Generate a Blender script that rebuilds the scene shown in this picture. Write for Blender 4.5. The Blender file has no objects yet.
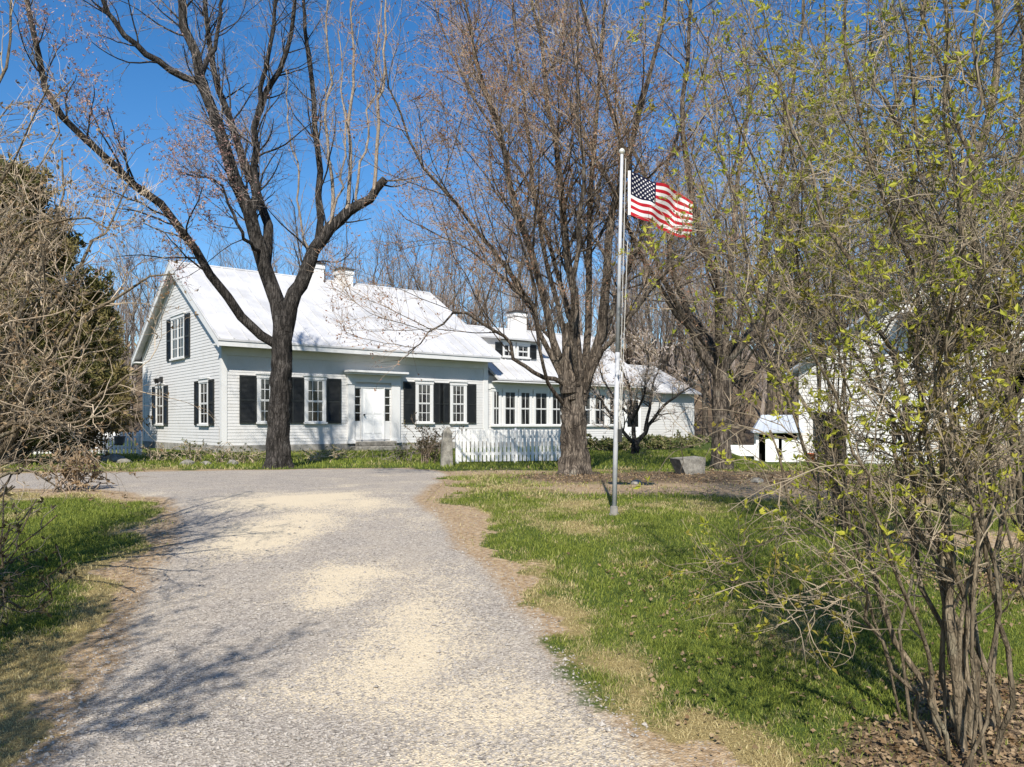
import bpy, math, random
import numpy as np
from mathutils import Vector, Matrix
R = math.radians
rng = np.random.default_rng(7)
random.seed(7)
scene = bpy.context.scene
col = scene.collection

# ------------------------------------------------------------------ camera numbers
F = 800.0; HOR = 424.0; EYE = 1.6
def PX(px, py, Y):
    return np.array([(px-512)/F*Y, Y, EYE+(HOR-py)/F*Y])

def sstep(a, b, x):
    t = np.clip((np.asarray(x, float)-a)/(b-a), 0, 1)
    return t*t*(3-2*t)
_lat = np.random.default_rng(3).random((256, 256))
def vnoise(x, y):
    x = np.asarray(x, float); y = np.asarray(y, float)
    xi = np.floor(x).astype(int); yi = np.floor(y).astype(int)
    fx = x-xi; fy = y-yi
    fx = fx*fx*(3-2*fx); fy = fy*fy*(3-2*fy)
    a = _lat[xi & 255, yi & 255]; b = _lat[(xi+1) & 255, yi & 255]
    c = _lat[xi & 255, (yi+1) & 255]; d = _lat[(xi+1) & 255, (yi+1) & 255]
    return (a*(1-fx)+b*fx)*(1-fy)+(c*(1-fx)+d*fx)*fy
def fbm(x, y, o=4):
    s = 0; a = .5; t = 0
    for k in range(o):
        s = s+a*vnoise(x*2**k+17.3*k, y*2**k+5.1*k); t += a; a *= .55
    return s/t
def terrain(x, y):
    x = np.asarray(x, float); y = np.asarray(y, float)
    z = .55*sstep(2, 13, y)
    u = x/np.maximum(y, 1)
    z = z-.52*sstep(.25, .32, u)*sstep(18, 28, y)
    z = z+13*sstep(55, 130, y)
    z = z+.05*(fbm(x*.35, y*.35, 3)-.5)*sstep(1.0, 3.0, np.abs(x+1.2))*sstep(30, 20, y)
    return z
def ground_y(py):               # distance of the ground seen at picture row py (along the drive)
    lo, hi = 2.0, 60.0
    for _ in range(50):
        m = .5*(lo+hi)
        row = HOR+(EYE-.55*float(sstep(2, 13, m)))*F/m
        if row > py: lo = m
        else: hi = m
    return .5*(lo+hi)
def GP(px, py):
    Y = ground_y(py); return np.array([(px-512)/F*Y, Y])

# ------------------------------------------------------------------ object helpers
def link(o):
    col.objects.link(o); return o
def tag(o, label=None, cat=None, group=None, kind=None):
    if label: o['label'] = label
    if cat: o['category'] = cat
    if group: o['group'] = group
    if kind: o['kind'] = kind
    return o
def empty(name, loc, rz=0, label=None, cat=None, group=None):
    o = bpy.data.objects.new(name, None); o.empty_display_size = .3
    o.location = [float(v) for v in loc]; o.rotation_euler = (0, 0, rz)
    link(o); return tag(o, label, cat, group)
def copy_tree(o, parent=None):
    c = o.copy(); col.objects.link(c)
    if parent is not None: c.parent = parent
    for ch in list(o.children): copy_tree(ch, c)
    return c
def mesh_np(name, V, Fc, mat, parent=None, smooth=False, attrs=None, mats=None, midx=None):
    """V (n,3); Fc: list of integer arrays (m,k)"""
    V = np.asarray(V, np.float32)
    if not isinstance(Fc, (list, tuple)): Fc = [Fc]
    Fc = [np.asarray(f, np.int32) for f in Fc if len(f)]
    me = bpy.data.meshes.new(name)
    me.vertices.add(len(V)); me.vertices.foreach_set('co', V.ravel())
    tot = sum(f.size for f in Fc); npoly = sum(len(f) for f in Fc)
    me.loops.add(tot); me.polygons.add(npoly)
    me.loops.foreach_set('vertex_index', np.concatenate([f.ravel() for f in Fc]))
    sizes = np.concatenate([np.full(len(f), f.shape[1], np.int32) for f in Fc])
    me.polygons.foreach_set('loop_start', np.concatenate([[0], np.cumsum(sizes)[:-1]]).astype(np.int32))
    if mats:
        for m in mats: me.materials.append(m)
        me.polygons.foreach_set('material_index', np.asarray(midx, np.int32))
    else:
        me.materials.append(mat)
    me.update(calc_edges=True)
    me.polygons.foreach_set('use_smooth', np.full(npoly, smooth, bool))
    if attrs:
        for k, a in attrs.items():
            at = me.attributes.new(k, 'FLOAT', 'POINT'); at.data.foreach_set('value', np.asarray(a, np.float32))
    o = bpy.data.objects.new(name, me); link(o)
    if parent is not None: o.parent = parent
    return o
class MB:
    def __init__(s): s.v = []; s.f = []
    def poly(s, pts):
        b = len(s.v); s.v += [tuple(map(float, p)) for p in pts]; s.f.append(tuple(range(b, b+len(pts)))); return s
    def box(s, x0, x1, y0, y1, z0, z1):
        b = len(s.v)
        s.v += [(x0, y0, z0), (x1, y0, z0), (x1, y1, z0), (x0, y1, z0), (x0, y0, z1), (x1, y0, z1), (x1, y1, z1), (x0, y1, z1)]
        for q in ((0, 3, 2, 1), (4, 5, 6, 7), (0, 1, 5, 4), (1, 2, 6, 5), (2, 3, 7, 6), (3, 0, 4, 7)):
            s.f.append(tuple(b+i for i in q))
        return s
    def prism(s, poly, ext):       # polygon (list of 3d points) swept by vector ext
        n = len(poly); b = len(s.v); e = np.array(ext)
        s.v += [tuple(map(float, p)) for p in poly]+[tuple(map(float, np.array(p)+e)) for p in poly]
        s.f.append(tuple(range(b, b+n))[::-1]); s.f.append(tuple(range(b+n, b+2*n)))
        for i in range(n):
            j = (i+1) % n; s.f.append((b+i, b+j, b+n+j, b+n+i))
        return s
    def tube(s, a, b_, r0, r1=None, n=10):
        a = Vector(a); b_ = Vector(b_); r1 = r0 if r1 is None else r1
        t = (b_-a).normalized(); u = t.orthogonal().normalized(); w = t.cross(u)
        k = len(s.v)
        for p, r in ((a, r0), (b_, r1)):
            for i in range(n):
                an = 2*math.pi*i/n; q = p+u*(r*math.cos(an))+w*(r*math.sin(an)); s.v.append(tuple(q))
        for i in range(n):
            j = (i+1) % n; s.f.append((k+i, k+j, k+n+j, k+n+i))
        s.f.append(tuple(range(k, k+n))[::-1]); s.f.append(tuple(range(k+n, k+2*n)))
        return s
    def lathe(s, c, prof, n=12):
        k = len(s.v)
        for r, z in prof:
            for i in range(n):
                an = 2*math.pi*i/n; s.v.append((c[0]+r*math.cos(an), c[1]+r*math.sin(an), c[2]+z))
        for j in range(len(prof)-1):
            for i in range(n):
                i2 = (i+1) % n
                s.f.append((k+j*n+i, k+j*n+i2, k+(j+1)*n+i2, k+(j+1)*n+i))
        s.f.append(tuple(range(k, k+n))[::-1]); s.f.append(tuple(range(k+(len(prof)-1)*n, k+len(prof)*n)))
        return s
    def xf(s, M):                   # transform everything so far
        s.v = [tuple(M @ Vector(p)) for p in s.v]; return s
    def build(s, name, mat, parent=None, smooth=False, bevel=0):
        me = bpy.data.meshes.new(name); me.from_pydata(s.v, [], s.f); me.materials.append(mat)
        me.validate(); me.update()
        if smooth: me.polygons.foreach_set('use_smooth', np.full(len(me.polygons), True))
        o = bpy.data.objects.new(name, me); link(o)
        if parent is not None: o.parent = parent
        if bevel:
            b = o.modifiers.new('bevel', 'BEVEL'); b.width = bevel; b.segments = 2; b.limit_method = 'ANGLE'
        return o

# ------------------------------------------------------------------ materials
class N:
    def __init__(s, name):
        s.m = bpy.data.materials.new(name); s.m.use_nodes = True
        s.t = s.m.node_tree; s.b = s.t.nodes['Principled BSDF']; s.out = s.t.nodes['Material Output']
        s.pos = s.t.nodes.new('ShaderNodeNewGeometry').outputs['Position']
    def new(s, t, **k):
        n = s.t.nodes.new(t)
        for a, v in k.items(): setattr(n, a, v)
        return n
    def set(s, sock, v):
        if isinstance(v, bpy.types.NodeSocket): s.t.links.new(v, sock)
        elif isinstance(v, (tuple, list)) and len(v) == 3 and sock.type == 'RGBA': sock.default_value = (*v, 1)
        else: sock.default_value = v
    def vec(s, scale, coord=None):
        n = s.new('ShaderNodeVectorMath', operation='MULTIPLY')
        s.set(n.inputs[0], coord or s.pos); n.inputs[1].default_value = scale; return n.outputs[0]
    def noise(s, sc, det=4, rough=.55, coord=None):
        n = s.new('ShaderNodeTexNoise'); n.inputs['Scale'].default_value = sc
        n.inputs['Detail'].default_value = det; n.inputs['Roughness'].default_value = rough
        s.set(n.inputs['Vector'], coord or s.pos); return n.outputs['Fac']
    def voro(s, sc, out='Color', coord=None):
        n = s.new('ShaderNodeTexVoronoi'); n.inputs['Scale'].default_value = sc
        s.set(n.inputs['Vector'], coord or s.pos); return n.outputs[out]
    def attr(s, name):
        n = s.new('ShaderNodeAttribute', attribute_name=name); return n.outputs['Fac']
    def math(s, op, a, b=0.0, c=0.0):
        n = s.new('ShaderNodeMath', operation=op)
        s.set(n.inputs[0], a); s.set(n.inputs[1], b); s.set(n.inputs[2], c); return n.outputs[0]
    def ramp(s, f, a, b, ca=0.0, cb=1.0):
        n = s.new('ShaderNodeMapRange'); n.interpolation_type = 'SMOOTHSTEP'
        s.set(n.inputs['Value'], f)
        n.inputs['From Min'].default_value = a; n.inputs['From Max'].default_value = b
        n.inputs['To Min'].default_value = ca; n.inputs['To Max'].default_value = cb
        return n.outputs[0]
    def mix(s, f, a, b, mode='MIX'):
        n = s.new('ShaderNodeMix', data_type='RGBA', blend_type=mode)
        s.set(n.inputs[0], f); s.set(n.inputs[6], a); s.set(n.inputs[7], b); return n.outputs[2]
    def bump(s, h, dist, strength=1.0):
        n = s.new('ShaderNodeBump'); n.inputs['Distance'].default_value = dist; n.inputs['Strength'].default_value = strength
        s.set(n.inputs['Height'], h); s.t.links.new(n.outputs[0], s.b.inputs['Normal'])
    def done(s, colr, rough=.7, spec=.3, metal=0.0):
        s.set(s.b.inputs['Base Color'], colr); s.set(s.b.inputs['Roughness'], rough)
        s.b.inputs['Specular IOR Level'].default_value = spec; s.b.inputs['Metallic'].default_value = metal
        return s.m
def m_paint(name, c, var=.12, rough=.5, dirt=(.45, .42, .36), dirtamt=.25, sc=2.2):
    n = N(name); f = n.noise(sc, 6, .65); g = n.noise(sc*9, 3)
    k = n.mix(n.ramp(f, .45, .8, 0, dirtamt), c, dirt)
    k = n.mix(n.ramp(g, .3, .8, 0, var), k, tuple(v*.6 for v in c))
    n.bump(g, .004, .4)
    return n.done(k, rough, .35)
def m_bark(name, c1, c2, lich=None, zs=.25, sc=14, bump=.03, fur_=.6):
    n = N(name); v = n.vec((1, 1, zs)); f = n.noise(sc, 6, .65, v); g = n.noise(1.3, 3)
    k = n.mix(n.ramp(f, .35, .68), c1, c2)
    if lich: k = n.mix(n.ramp(n.noise(3.1, 5), .56, .7, 0, .55), k, lich)
    k = n.mix(n.ramp(g, .35, .7, 0, .35), k, tuple(x*.6 for x in c1))
    c_ = n.new('ShaderNodeTexVoronoi', feature='DISTANCE_TO_EDGE'); c_.inputs['Scale'].default_value = sc*1.25
    wv = n.new('ShaderNodeVectorMath', operation='ADD'); n.set(wv.inputs[0], n.vec((1, 1, zs*.42)))
    wn = n.new('ShaderNodeTexNoise'); wn.inputs['Scale'].default_value = sc*.5; n.set(wn.inputs['Vector'], n.pos)
    sm = n.new('ShaderNodeVectorMath', operation='SCALE'); n.set(sm.inputs[0], wn.outputs['Color']); sm.inputs['Scale'].default_value = .085*14/sc
    n.t.links.new(sm.outputs[0], wv.inputs[1]); n.t.links.new(wv.outputs[0], c_.inputs['Vector'])
    fur = n.ramp(c_.outputs['Distance'], .0, .16, 1-fur_, 1)
    k = n.mix(n.math('SUBTRACT', 1.0, fur), k, tuple(x*.55 for x in c1))
    n.bump(n.math('ADD', f, fur), bump*.8, .9)
    return n.done(k, .9, .15)
def m_stone(name, c1, c2, spots, sc=7, bump=.02):
    n = N(name); f = n.noise(sc, 7, .7); g = n.noise(sc*7, 3); h = n.noise(sc*.35, 4)
    k = n.mix(n.ramp(f, .35, .65), c1, c2); k = n.mix(n.ramp(g, .55, .75, 0, .6), k, spots)
    k = n.mix(n.ramp(h, .5, .7, 0, .5), k, tuple(x*.55 for x in c1))
    n.bump(n.math('ADD', f, n.math('MULTIPLY', g, .3)), bump, .8)
    return n.done(k, .9, .15)
def m_twig(name, c1, c2, sc=3.0):
    n = N(name); f = n.noise(sc, 3)
    return n.done(n.mix(n.ramp(f, .35, .65), c1, c2), .8, .2)
def m_leaf(name, c1, c2, sc=6.0, trans=.35, c3=None):
    n = N(name); f = n.noise(sc, 3)
    k = n.mix(n.ramp(f, .35, .65), c1, c2)
    if c3: k = n.mix(n.ramp(n.noise(sc*.35, 2), .5, .62), k, c3)
    n.done(k, .6, .25)
    tr = n.new('ShaderNodeBsdfTranslucent'); n.set(tr.inputs['Color'], k)
    mx = n.new('ShaderNodeMixShader'); mx.inputs[0].default_value = trans
    n.t.links.new(n.b.outputs[0], mx.inputs[1]); n.t.links.new(tr.outputs[0], mx.inputs[2])
    n.t.links.new(mx.outputs[0], n.out.inputs['Surface'])
    return n.m
def m_ground():
    n = N('ground')
    road = n.attr('road'); sand = n.attr('sand'); soil = n.attr('soil'); dry = n.attr('dry'); lit = n.attr('litter')
    n1 = n.noise(2.3, 6, .6); n2 = n.noise(22, 4, .6); n3 = n.noise(90, 3, .6)
    # gravel: crushed grey stone with dust between
    vc = n.voro(78); vd = n.voro(78, 'Distance'); vc2 = n.voro(30)
    sep = n.new('ShaderNodeSeparateColor'); n.set(sep.inputs[0], vc)
    sep2 = n.new('ShaderNodeSeparateColor'); n.set(sep2.inputs[0], vc2)
    g = n.mix(sep.outputs[0], (.14, .122, .104), (.50, .452, .39))
    g = n.mix(n.ramp(sep2.outputs[1], .55, .95, 0, .55), g, (.25, .222, .195))
    g = n.mix(n.ramp(n1, .35, .7, 0, .35), g, (.44, .38, .30))
    sn = n.math('ADD', sand, n.math('MULTIPLY', n.math('SUBTRACT', n2, .5), 1.1))
    sn = n.math('ADD', sn, n.math('MULTIPLY', n.math('SUBTRACT', sep.outputs[1], .5), .75))
    sandc = n.mix(n.ramp(n3, .3, .7), (.53, .44, .30), (.67, .575, .42))
    g = n.mix(n.ramp(sn, .42, .85, 0, .92), g, sandc)
    # soil verge
    s_ = n.mix(n.ramp(n2, .3, .7), (.22, .15, .085), (.42, .31, .19))
    s_ = n.mix(n.ramp(sep.outputs[2], .8, .95, 0, .6), s_, (.36, .34, .31))
    # lawn base
    dn = n.math('ADD', dry, n.math('MULTIPLY', n.math('SUBTRACT', n2, .5), .9))
    gr = n.mix(n.ramp(n3, .3, .7), (.035, .055, .012), (.075, .105, .022))
    dr = n.mix(n.ramp(n3, .3, .7), (.16, .12, .05), (.30, .24, .11))
    l_ = n.mix(n.ramp(dn, .35, .75), gr, dr)
    so = n.math('ADD', soil, n.math('MULTIPLY', n.math('SUBTRACT', n2, .5), .7))
    l_ = n.mix(n.ramp(so, .4, .65), l_, s_)
    li = n.math('ADD', lit, n.math('MULTIPLY', n.math('SUBTRACT', n2, .5), .6))
    litc = n.mix(sep2.outputs[0], (.055, .04, .028), (.20, .145, .09))
    l_ = n.mix(n.ramp(li, .35, .65), l_, litc)
    rd = n.math('ADD', road, n.math('MULTIPLY', n.math('SUBTRACT', n2, .5), .35))
    k = n.mix(n.ramp(rd, -.10, .12), l_, g)
    h = n.math('ADD', n.math('MULTIPLY', vd, .5), n.math('MULTIPLY', n2, .8))
    n.bump(h, .03, .55)
    return n.done(k, .92, .12)
def m_flat(name, c, rough=.6, spec=.3, metal=0.0, var=.15, sc=8):
    n = N(name); f = n.noise(sc, 4)
    return n.done(n.mix(n.ramp(f, .3, .75, 0, 1), c, tuple(v*(1-var) for v in c)), rough, spec, metal)
def m_roof(name, c, rust=.1):
    n = N(name); f = n.noise(.9, 5, .6); g = n.noise(4, 4, .6, n.vec((1, 1, .3)))
    k = n.mix(n.ramp(f, .38, .7, 0, .8), c, tuple(v*.74 for v in c))
    k = n.mix(n.ramp(g, .55, .8, 0, rust*2.5), k, (.42, .38, .33))
    n.bump(f, .02, .25)
    return n.done(k, .42, .4)
def m_glass():
    n = N('window_glass')
    n.bump(n.noise(2.5, 2), .01, .25); n.done((.02, .022, .024), .04, .6)
    tr = n.new('ShaderNodeBsdfTransparent'); tr.inputs['Color'].default_value = (.82, .85, .86, 1)
    mx = n.new('ShaderNodeMixShader'); mx.inputs[0].default_value = .5
    n.t.links.new(n.b.outputs[0], mx.inputs[1]); n.t.links.new(tr.outputs[0], mx.inputs[2]); n.t.links.new(mx.outputs[0], n.out.inputs['Surface'])
    return n.m
def m_grass():
    n = N('grass_blade'); d = n.attr('dry'); sh = n.attr('shade'); f = n.noise(3, 3)
    g = n.mix(sh, (.11, .15, .018), (.27, .30, .055)); dr = n.mix(sh, (.30, .24, .10), (.60, .51, .27))
    k = n.mix(n.ramp(d, .4, .6), g, dr); n.done(k, .6, .25)
    tr = n.new('ShaderNodeBsdfTranslucent'); n.set(tr.inputs['Color'], k)
    mx = n.new('ShaderNodeMixShader'); mx.inputs[0].default_value = .3
    n.t.links.new(n.b.outputs[0], mx.inputs[1]); n.t.links.new(tr.outputs[0], mx.inputs[2])
    n.t.links.new(mx.outputs[0], n.out.inputs['Surface']); return n.m
M = dict(
    ground=m_ground(), grass=m_grass(),
    clap=m_paint('white_clapboard', (.60, .595, .58), .16, .6, (.42, .39, .33), .35, 1.6),
    barn=m_paint('weathered_white_board', (.76, .74, .69), .16, .6, (.42, .38, .31), .38, 1.3),
    trim=m_paint('white_trim', (.64, .64, .625), .10, .5, (.45, .43, .38), .2),
    shutter_paint=m_paint('shutter_black', (.016, .018, .018), .3, .45, (.07, .07, .065), .5),  # black paint of the louvred shutters
    roof=m_roof('white_metal_roof', (.53, .528, .525)), roof_grey=m_roof('grey_metal_roof', (.42, .46, .52), .2),
    chimney=m_paint('white_brick', (.74, .73, .70), .2, .7, (.4, .37, .33), .35, 3), cap_and_shade=m_flat('chimney_cap', (.06, .055, .05)),  # dark cap colour also paints the shade on the barn's pent hood
    glass=m_glass(), curtain=m_flat('curtain', (.34, .33, .30), .9, .1), door=m_paint('white_door', (.80, .80, .78), .05, .4), knob=m_flat('dark_metal', (.05, .05, .05), .4, .5, .6),
    room_shade=m_flat('painted_room_shade', (.012, .011, .010), .9, .1), stone=m_stone('granite', (.15, .14, .12), (.31, .29, .25), (.09, .09, .065)),  # near-black entry stands in for shade inside rooms and openings
    found=m_stone('stone_foundation', (.20, .19, .17), (.36, .34, .30), (.14, .13, .11), 3, .03),
    fence=m_paint('white_picket', (.78, .77, .74), .2, .6, (.45, .43, .38), .45, 3),
    pole=m_flat('galvanised_pole', (.46, .47, .48), .5, .4, 0, .2), rope=m_flat('rope', (.55, .53, .48)), gold=m_flat('finial', (.75, .72, .62), .3, .5, .3),
    red=m_flat('flag_red', (.36, .014, .022), .8, .1), white=m_flat('flag_white', (.60, .585, .57), .8, .1, 0, .05), blue=m_flat('flag_blue', (.006, .008, .028), .8, .1),
    bark_dark=m_bark('dark_maple_bark', (.018, .016, .014), (.090, .080, .071), (.15, .14, .125)),
    bark_brown=m_bark('brown_maple_bark', (.045, .036, .028), (.24, .195, .15), (.27, .25, .20)),
    bark_pale=m_bark('pale_sprout_bark', (.26, .21, .16), (.42, .35, .27), None, .4, 20, .01),
    bark_lilac=m_bark('shrub_bark', (.085, .066, .043), (.27, .215, .145), (.33, .30, .21), .22, 34, .012, .4),
    twig_grey=m_twig('grey_twig', (.11, .092, .08), (.25, .215, .185)), twig_red=m_twig('reddish_twig', (.15, .112, .08), (.34, .26, .185)),
    twig_tan=m_twig('tan_twig', (.23, .18, .125), (.52, .42, .30)), twig_dark=m_twig('dark_twig', (.09, .071, .05), (.30, .245, .17)), twig_bg=m_twig('far_twig', (.15, .125, .11), (.30, .255, .22), .5),
    bud_red=m_leaf('red_bud', (.24, .115, .07), (.40, .23, .14), 3, .25), bud_rose=m_leaf('rosy_bud', (.27, .15, .14), (.46, .32, .27), 4, .2),
    leaf=m_leaf('spring_leaf', (.32, .35, .035), (.56, .54, .08), 5, .5, (.30, .25, .05)), leaf_dry=m_leaf('dry_leaf', (.17, .105, .05), (.34, .25, .15), 9, .2),
    leaf_dark=m_leaf('dark_sprig', (.030, .026, .014), (.10, .085, .035), 9, .15),
    blossom=m_leaf('pale_blossom', (.42, .34, .30), (.62, .54, .48), 4, .25), cedar=m_leaf('cedar_foliage', (.075, .078, .02), (.21, .17, .065), 1.2, .2, (.18, .145, .055)), brown_leaf=m_leaf('brown_foliage', (.13, .085, .03), (.24, .16, .06), 2, .2),
    bed=m_leaf('bed_foliage', (.07, .10, .025), (.20, .19, .075), 3, .25), yellow=m_leaf('yellow_foliage', (.33, .23, .04), (.45, .33, .08), 3, .3),
    gravel=m_flat('loose_stone', (.42, .385, .34), .85, .2, 0, .6, 40), orange=m_flat('orange_plastic', (.75, .17, .05), .45, .4), pot=m_flat('grey_pot', (.13, .13, .14), .6),
)

# ------------------------------------------------------------------ ground
road_px = [(655, 767), (605, 705), (548, 642), (505, 590), (465, 550), (433, 522), (417, 502), (424, 488), (441, 478), (438, 470.5), (400, 468.5), (300, 469), (200, 471), (100, 473), (-80, 474.5),
           (-80, 490), (60, 489), (100, 490.5), (140, 493), (170, 500), (179, 518), (167, 550), (150, 592), (130, 640), (100, 692), (62, 748)]
rp = [GP(*p) for p in road_px]
ROAD = np.array([[.60, -12.0], [.62, 2.0]]+rp+[[-2.12, 3.2], [-2.2, 2.0], [-2.3, -12.0]])
def sdist(poly, x, y):
    d = np.full(x.shape, 1e9); ins = np.zeros(x.shape, bool); n = len(poly)
    for i in range(n):
        ax, ay = poly[i]; bx, by = poly[(i+1) % n]
        ex, ey = bx-ax, by-ay
        t = np.clip(((x-ax)*ex+(y-ay)*ey)/(ex*ex+ey*ey+1e-9), 0, 1)
        d = np.minimum(d, (x-ax-t*ex)**2+(y-ay-t*ey)**2)
        if ay != by:
            c = (ay > y) != (by > y)
            ins ^= c & (x < (bx-ax)*(y-ay)/(by-ay)+ax)
    d = np.sqrt(d); return np.where(ins, d, -d)
def blob(x, y, cx, cy, rx, ry):
    return np.exp(-(((x-cx)/rx)**2+((y-cy)/ry)**2))
def masks(x, y):
    nb = fbm(x*1.1, y*1.1, 4)-.5; nf = fbm(x*5, y*5, 3)-.5
    road = np.clip(sdist(ROAD, x, y)+nb*.45+nf*.12, -3, 3)
    sand = np.zeros_like(x)
    for px, py, rx, ry in ((400, 640, .62, 1.7), (350, 690, .5, .55), (470, 720, .95, .9), (430, 767, .8, .4), (275, 532, .8, 1.6), (570, 767, .6, .5), (330, 590, .5, 1.2), (300, 500, 1.6, 1.5)):
        c = GP(px, py); sand = np.maximum(sand, 1.0*blob(x, y, c[0], c[1], rx, ry))
    sand = sand+nb*1.5+nf*.55
    # bare earth shoulders beside the drive, wide on the right and along the inner bend on the left
    wr = np.where(x > -1.5, -.02+.72*sstep(5.5, 9, y)*sstep(16, 12, y), .06+.30*sstep(5.5, 9, y))
    wr = np.where(y > 16, .3, wr)
    soil = .85*sstep(-wr-.35, -wr*.45, road+nb*.9+nf*.25)
    for px, py, rx, ry, a in ((640, 488, 2.0, 1.5, .95), (760, 490, 2.6, 1.5, .95), (560, 480, 1.5, 1.2, .75), (985, 540, 1.6, .7, .9), (500, 472, 2.2, 1.2, .8), (880, 497, 2.6, 1.2, .8), (700, 478, 4, 3, .9)):
        c = GP(px, py); soil = np.maximum(soil, a*blob(x, y, c[0], c[1], rx, ry)+nb*.3)
    lit = np.zeros_like(x)
    for px, py, rx, ry, a in ((600, 477, 2.5, 2.0, .8), (700, 476, 3.0, 2.0, .95), (850, 478, 3.5, 2.5, .95), (950, 745, .6, .4, .95), (1010, 710, .7, .7, .9), (880, 767, .4, .3, .7), (560, 476, 1.2, .8, .6), (980, 580, 1.2, 1.2, .6)):
        c = GP(px, py); lit = np.maximum(lit, a*blob(x, y, c[0], c[1], rx, ry))
    lit = lit+nb*.45*(lit > .05)+sstep(46, 55, y)
    left = sstep(-1.0, -1.6, x)
    dry = .415+nb*1.6+nf*.5
    dry = dry-.10*(1-left)+.02*left
    dry = dry+.55*sstep(-.95, -.25, road)*sstep(16, 12, y)
    c = GP(110, 520); dry = dry-.40*blob(x, y, c[0], c[1], 1.9, 1.6)
    c = GP(700, 590); dry = dry-.16*blob(x, y, c[0], c[1], 2.0, 2.5)
    c = GP(560, 512); dry = dry+.22*blob(x, y, c[0]+.6, c[1]-.2, 2.2, .7)
    dry = dry-.3*sstep(18.6, 19.5, y)
    return dict(road=road, sand=sand, soil=soil, dry=dry, litter=lit)
def axis(lo, hi, step, far_lo, far_hi):
    a = list(np.arange(lo, hi+1e-6, step)); s = step
    while a[-1] < far_hi: s *= 1.18; a.append(a[-1]+s)
    s = step
    while a[0] > far_lo: s *= 1.18; a.insert(0, a[0]-s)
    return np.array(a)
def grid_sheet(xs, ys):
    X, Yg = np.meshgrid(xs, ys); x = X.ravel(); y = Yg.ravel()
    nx = len(xs); ny = len(ys)
    i = np.arange(nx*ny).reshape(ny, nx)
    q = np.stack([i[:-1, :-1], i[:-1, 1:], i[1:, 1:], i[1:, :-1]], -1).reshape(-1, 4)
    return x, y, q
gx, gy, gq = grid_sheet(axis(-9, 11, .1, -500, 500), axis(-1, 24, .09, -120, 700))
gm = masks(gx, gy); gz = terrain(gx, gy)
o = mesh_np('ground', np.stack([gx, gy, gz], 1), gq, M['ground'], None, True, gm); tag(o, kind='structure')
keep = (gm['road'][gq].max(1) > -.12) & (gy[gq].min(1) > -11) & (gx[gq].min(1) > -30)
dq = gq[keep]; used = np.unique(dq); remap = np.zeros(len(gx), int); remap[used] = np.arange(len(used))
o = mesh_np('driveway', np.stack([gx[used], gy[used], gz[used]+.005], 1), remap[dq], M['ground'], None, True, {k: v[used] for k, v in gm.items()})
tag(o, kind='structure')

# grass blades
def blades(n, xr, yr, hgt, wid, name_seed):
    r = np.random.default_rng(name_seed)
    x = r.uniform(*xr, n); y = r.uniform(*yr, n)
    m = masks(x, y)
    p = sstep(-.02, -.25, m['road'])*(1-.93*sstep(.35, .62, m['soil']))*(1-.85*sstep(.35, .65, m['litter']))
    u = x/np.maximum(y, .5)
    ok = (r.random(n) < p*(.55+.9*fbm(x*2.2, y*2.2, 3))) & (np.abs(u) < 1.0)
    x = x[ok]; y = y[ok]; k = len(x); d = m['dry'][ok]
    z = terrain(x, y)
    h = hgt*(.55+.9*fbm(x*4+3, y*4, 2))*np.where(r.random(k) < .03, 1.9, 1)*r.uniform(.45, 1.35, k)*(1-.35*sstep(.45, .7, d)); a = r.uniform(0, 2*np.pi, k); lean = r.uniform(.15, .95, k)*h
    b = r.uniform(0, 2*np.pi, k); w = wid*r.uniform(.6, 1.3, k)
    P = np.stack([x, y, z-.004], 1); sx = np.stack([np.cos(a)*w, np.sin(a)*w, 0*w], 1)
    L = np.stack([np.cos(b)*lean, np.sin(b)*lean, h], 1)
    mid = P+L*np.array([.35, .35, .6])
    V = np.stack([P-sx, P+sx, mid+sx*.8, mid-sx*.8, P+L], 1).reshape(-1, 3)
    i = np.arange(k)*5
    Q = np.stack([i, i+1, i+2, i+3], 1); T = np.stack([i+3, i+2, i+4], 1)
    dd = d+r.normal(0, .17, k)+.5*(fbm(x*6+9, y*6, 2)-.5); sh = r.random(k)
    return V, Q, T, np.repeat(dd, 5), np.repeat(sh, 5)
VV = []; QQ = []; TT = []; DD = []; SS = []; off = 0
for args in ((260000, (-4.6, 4.9), (2.9, 6.2), .031, .0022, 1), (300000, (-8.6, 9.0), (6.2, 11.5), .035, .0034, 2),
             (120000, (-11, 12), (11.5, 18), .048, .006, 3), (60000, (-16, 16), (18.4, 31), .075, .010, 4)):
    V, Q, T, D_, S_ = blades(*args); VV.append(V); QQ.append(Q+off); TT.append(T+off); DD.append(D_); SS.append(S_); off += len(V)
o = mesh_np('grass', np.concatenate(VV), [np.concatenate(QQ), np.concatenate(TT)], M['grass'], None, False, {'dry': np.concatenate(DD), 'shade': np.concatenate(SS)})
tag(o, 'short spring lawn grass, green mixed with straw yellow', 'grass', kind='stuff')

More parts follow.
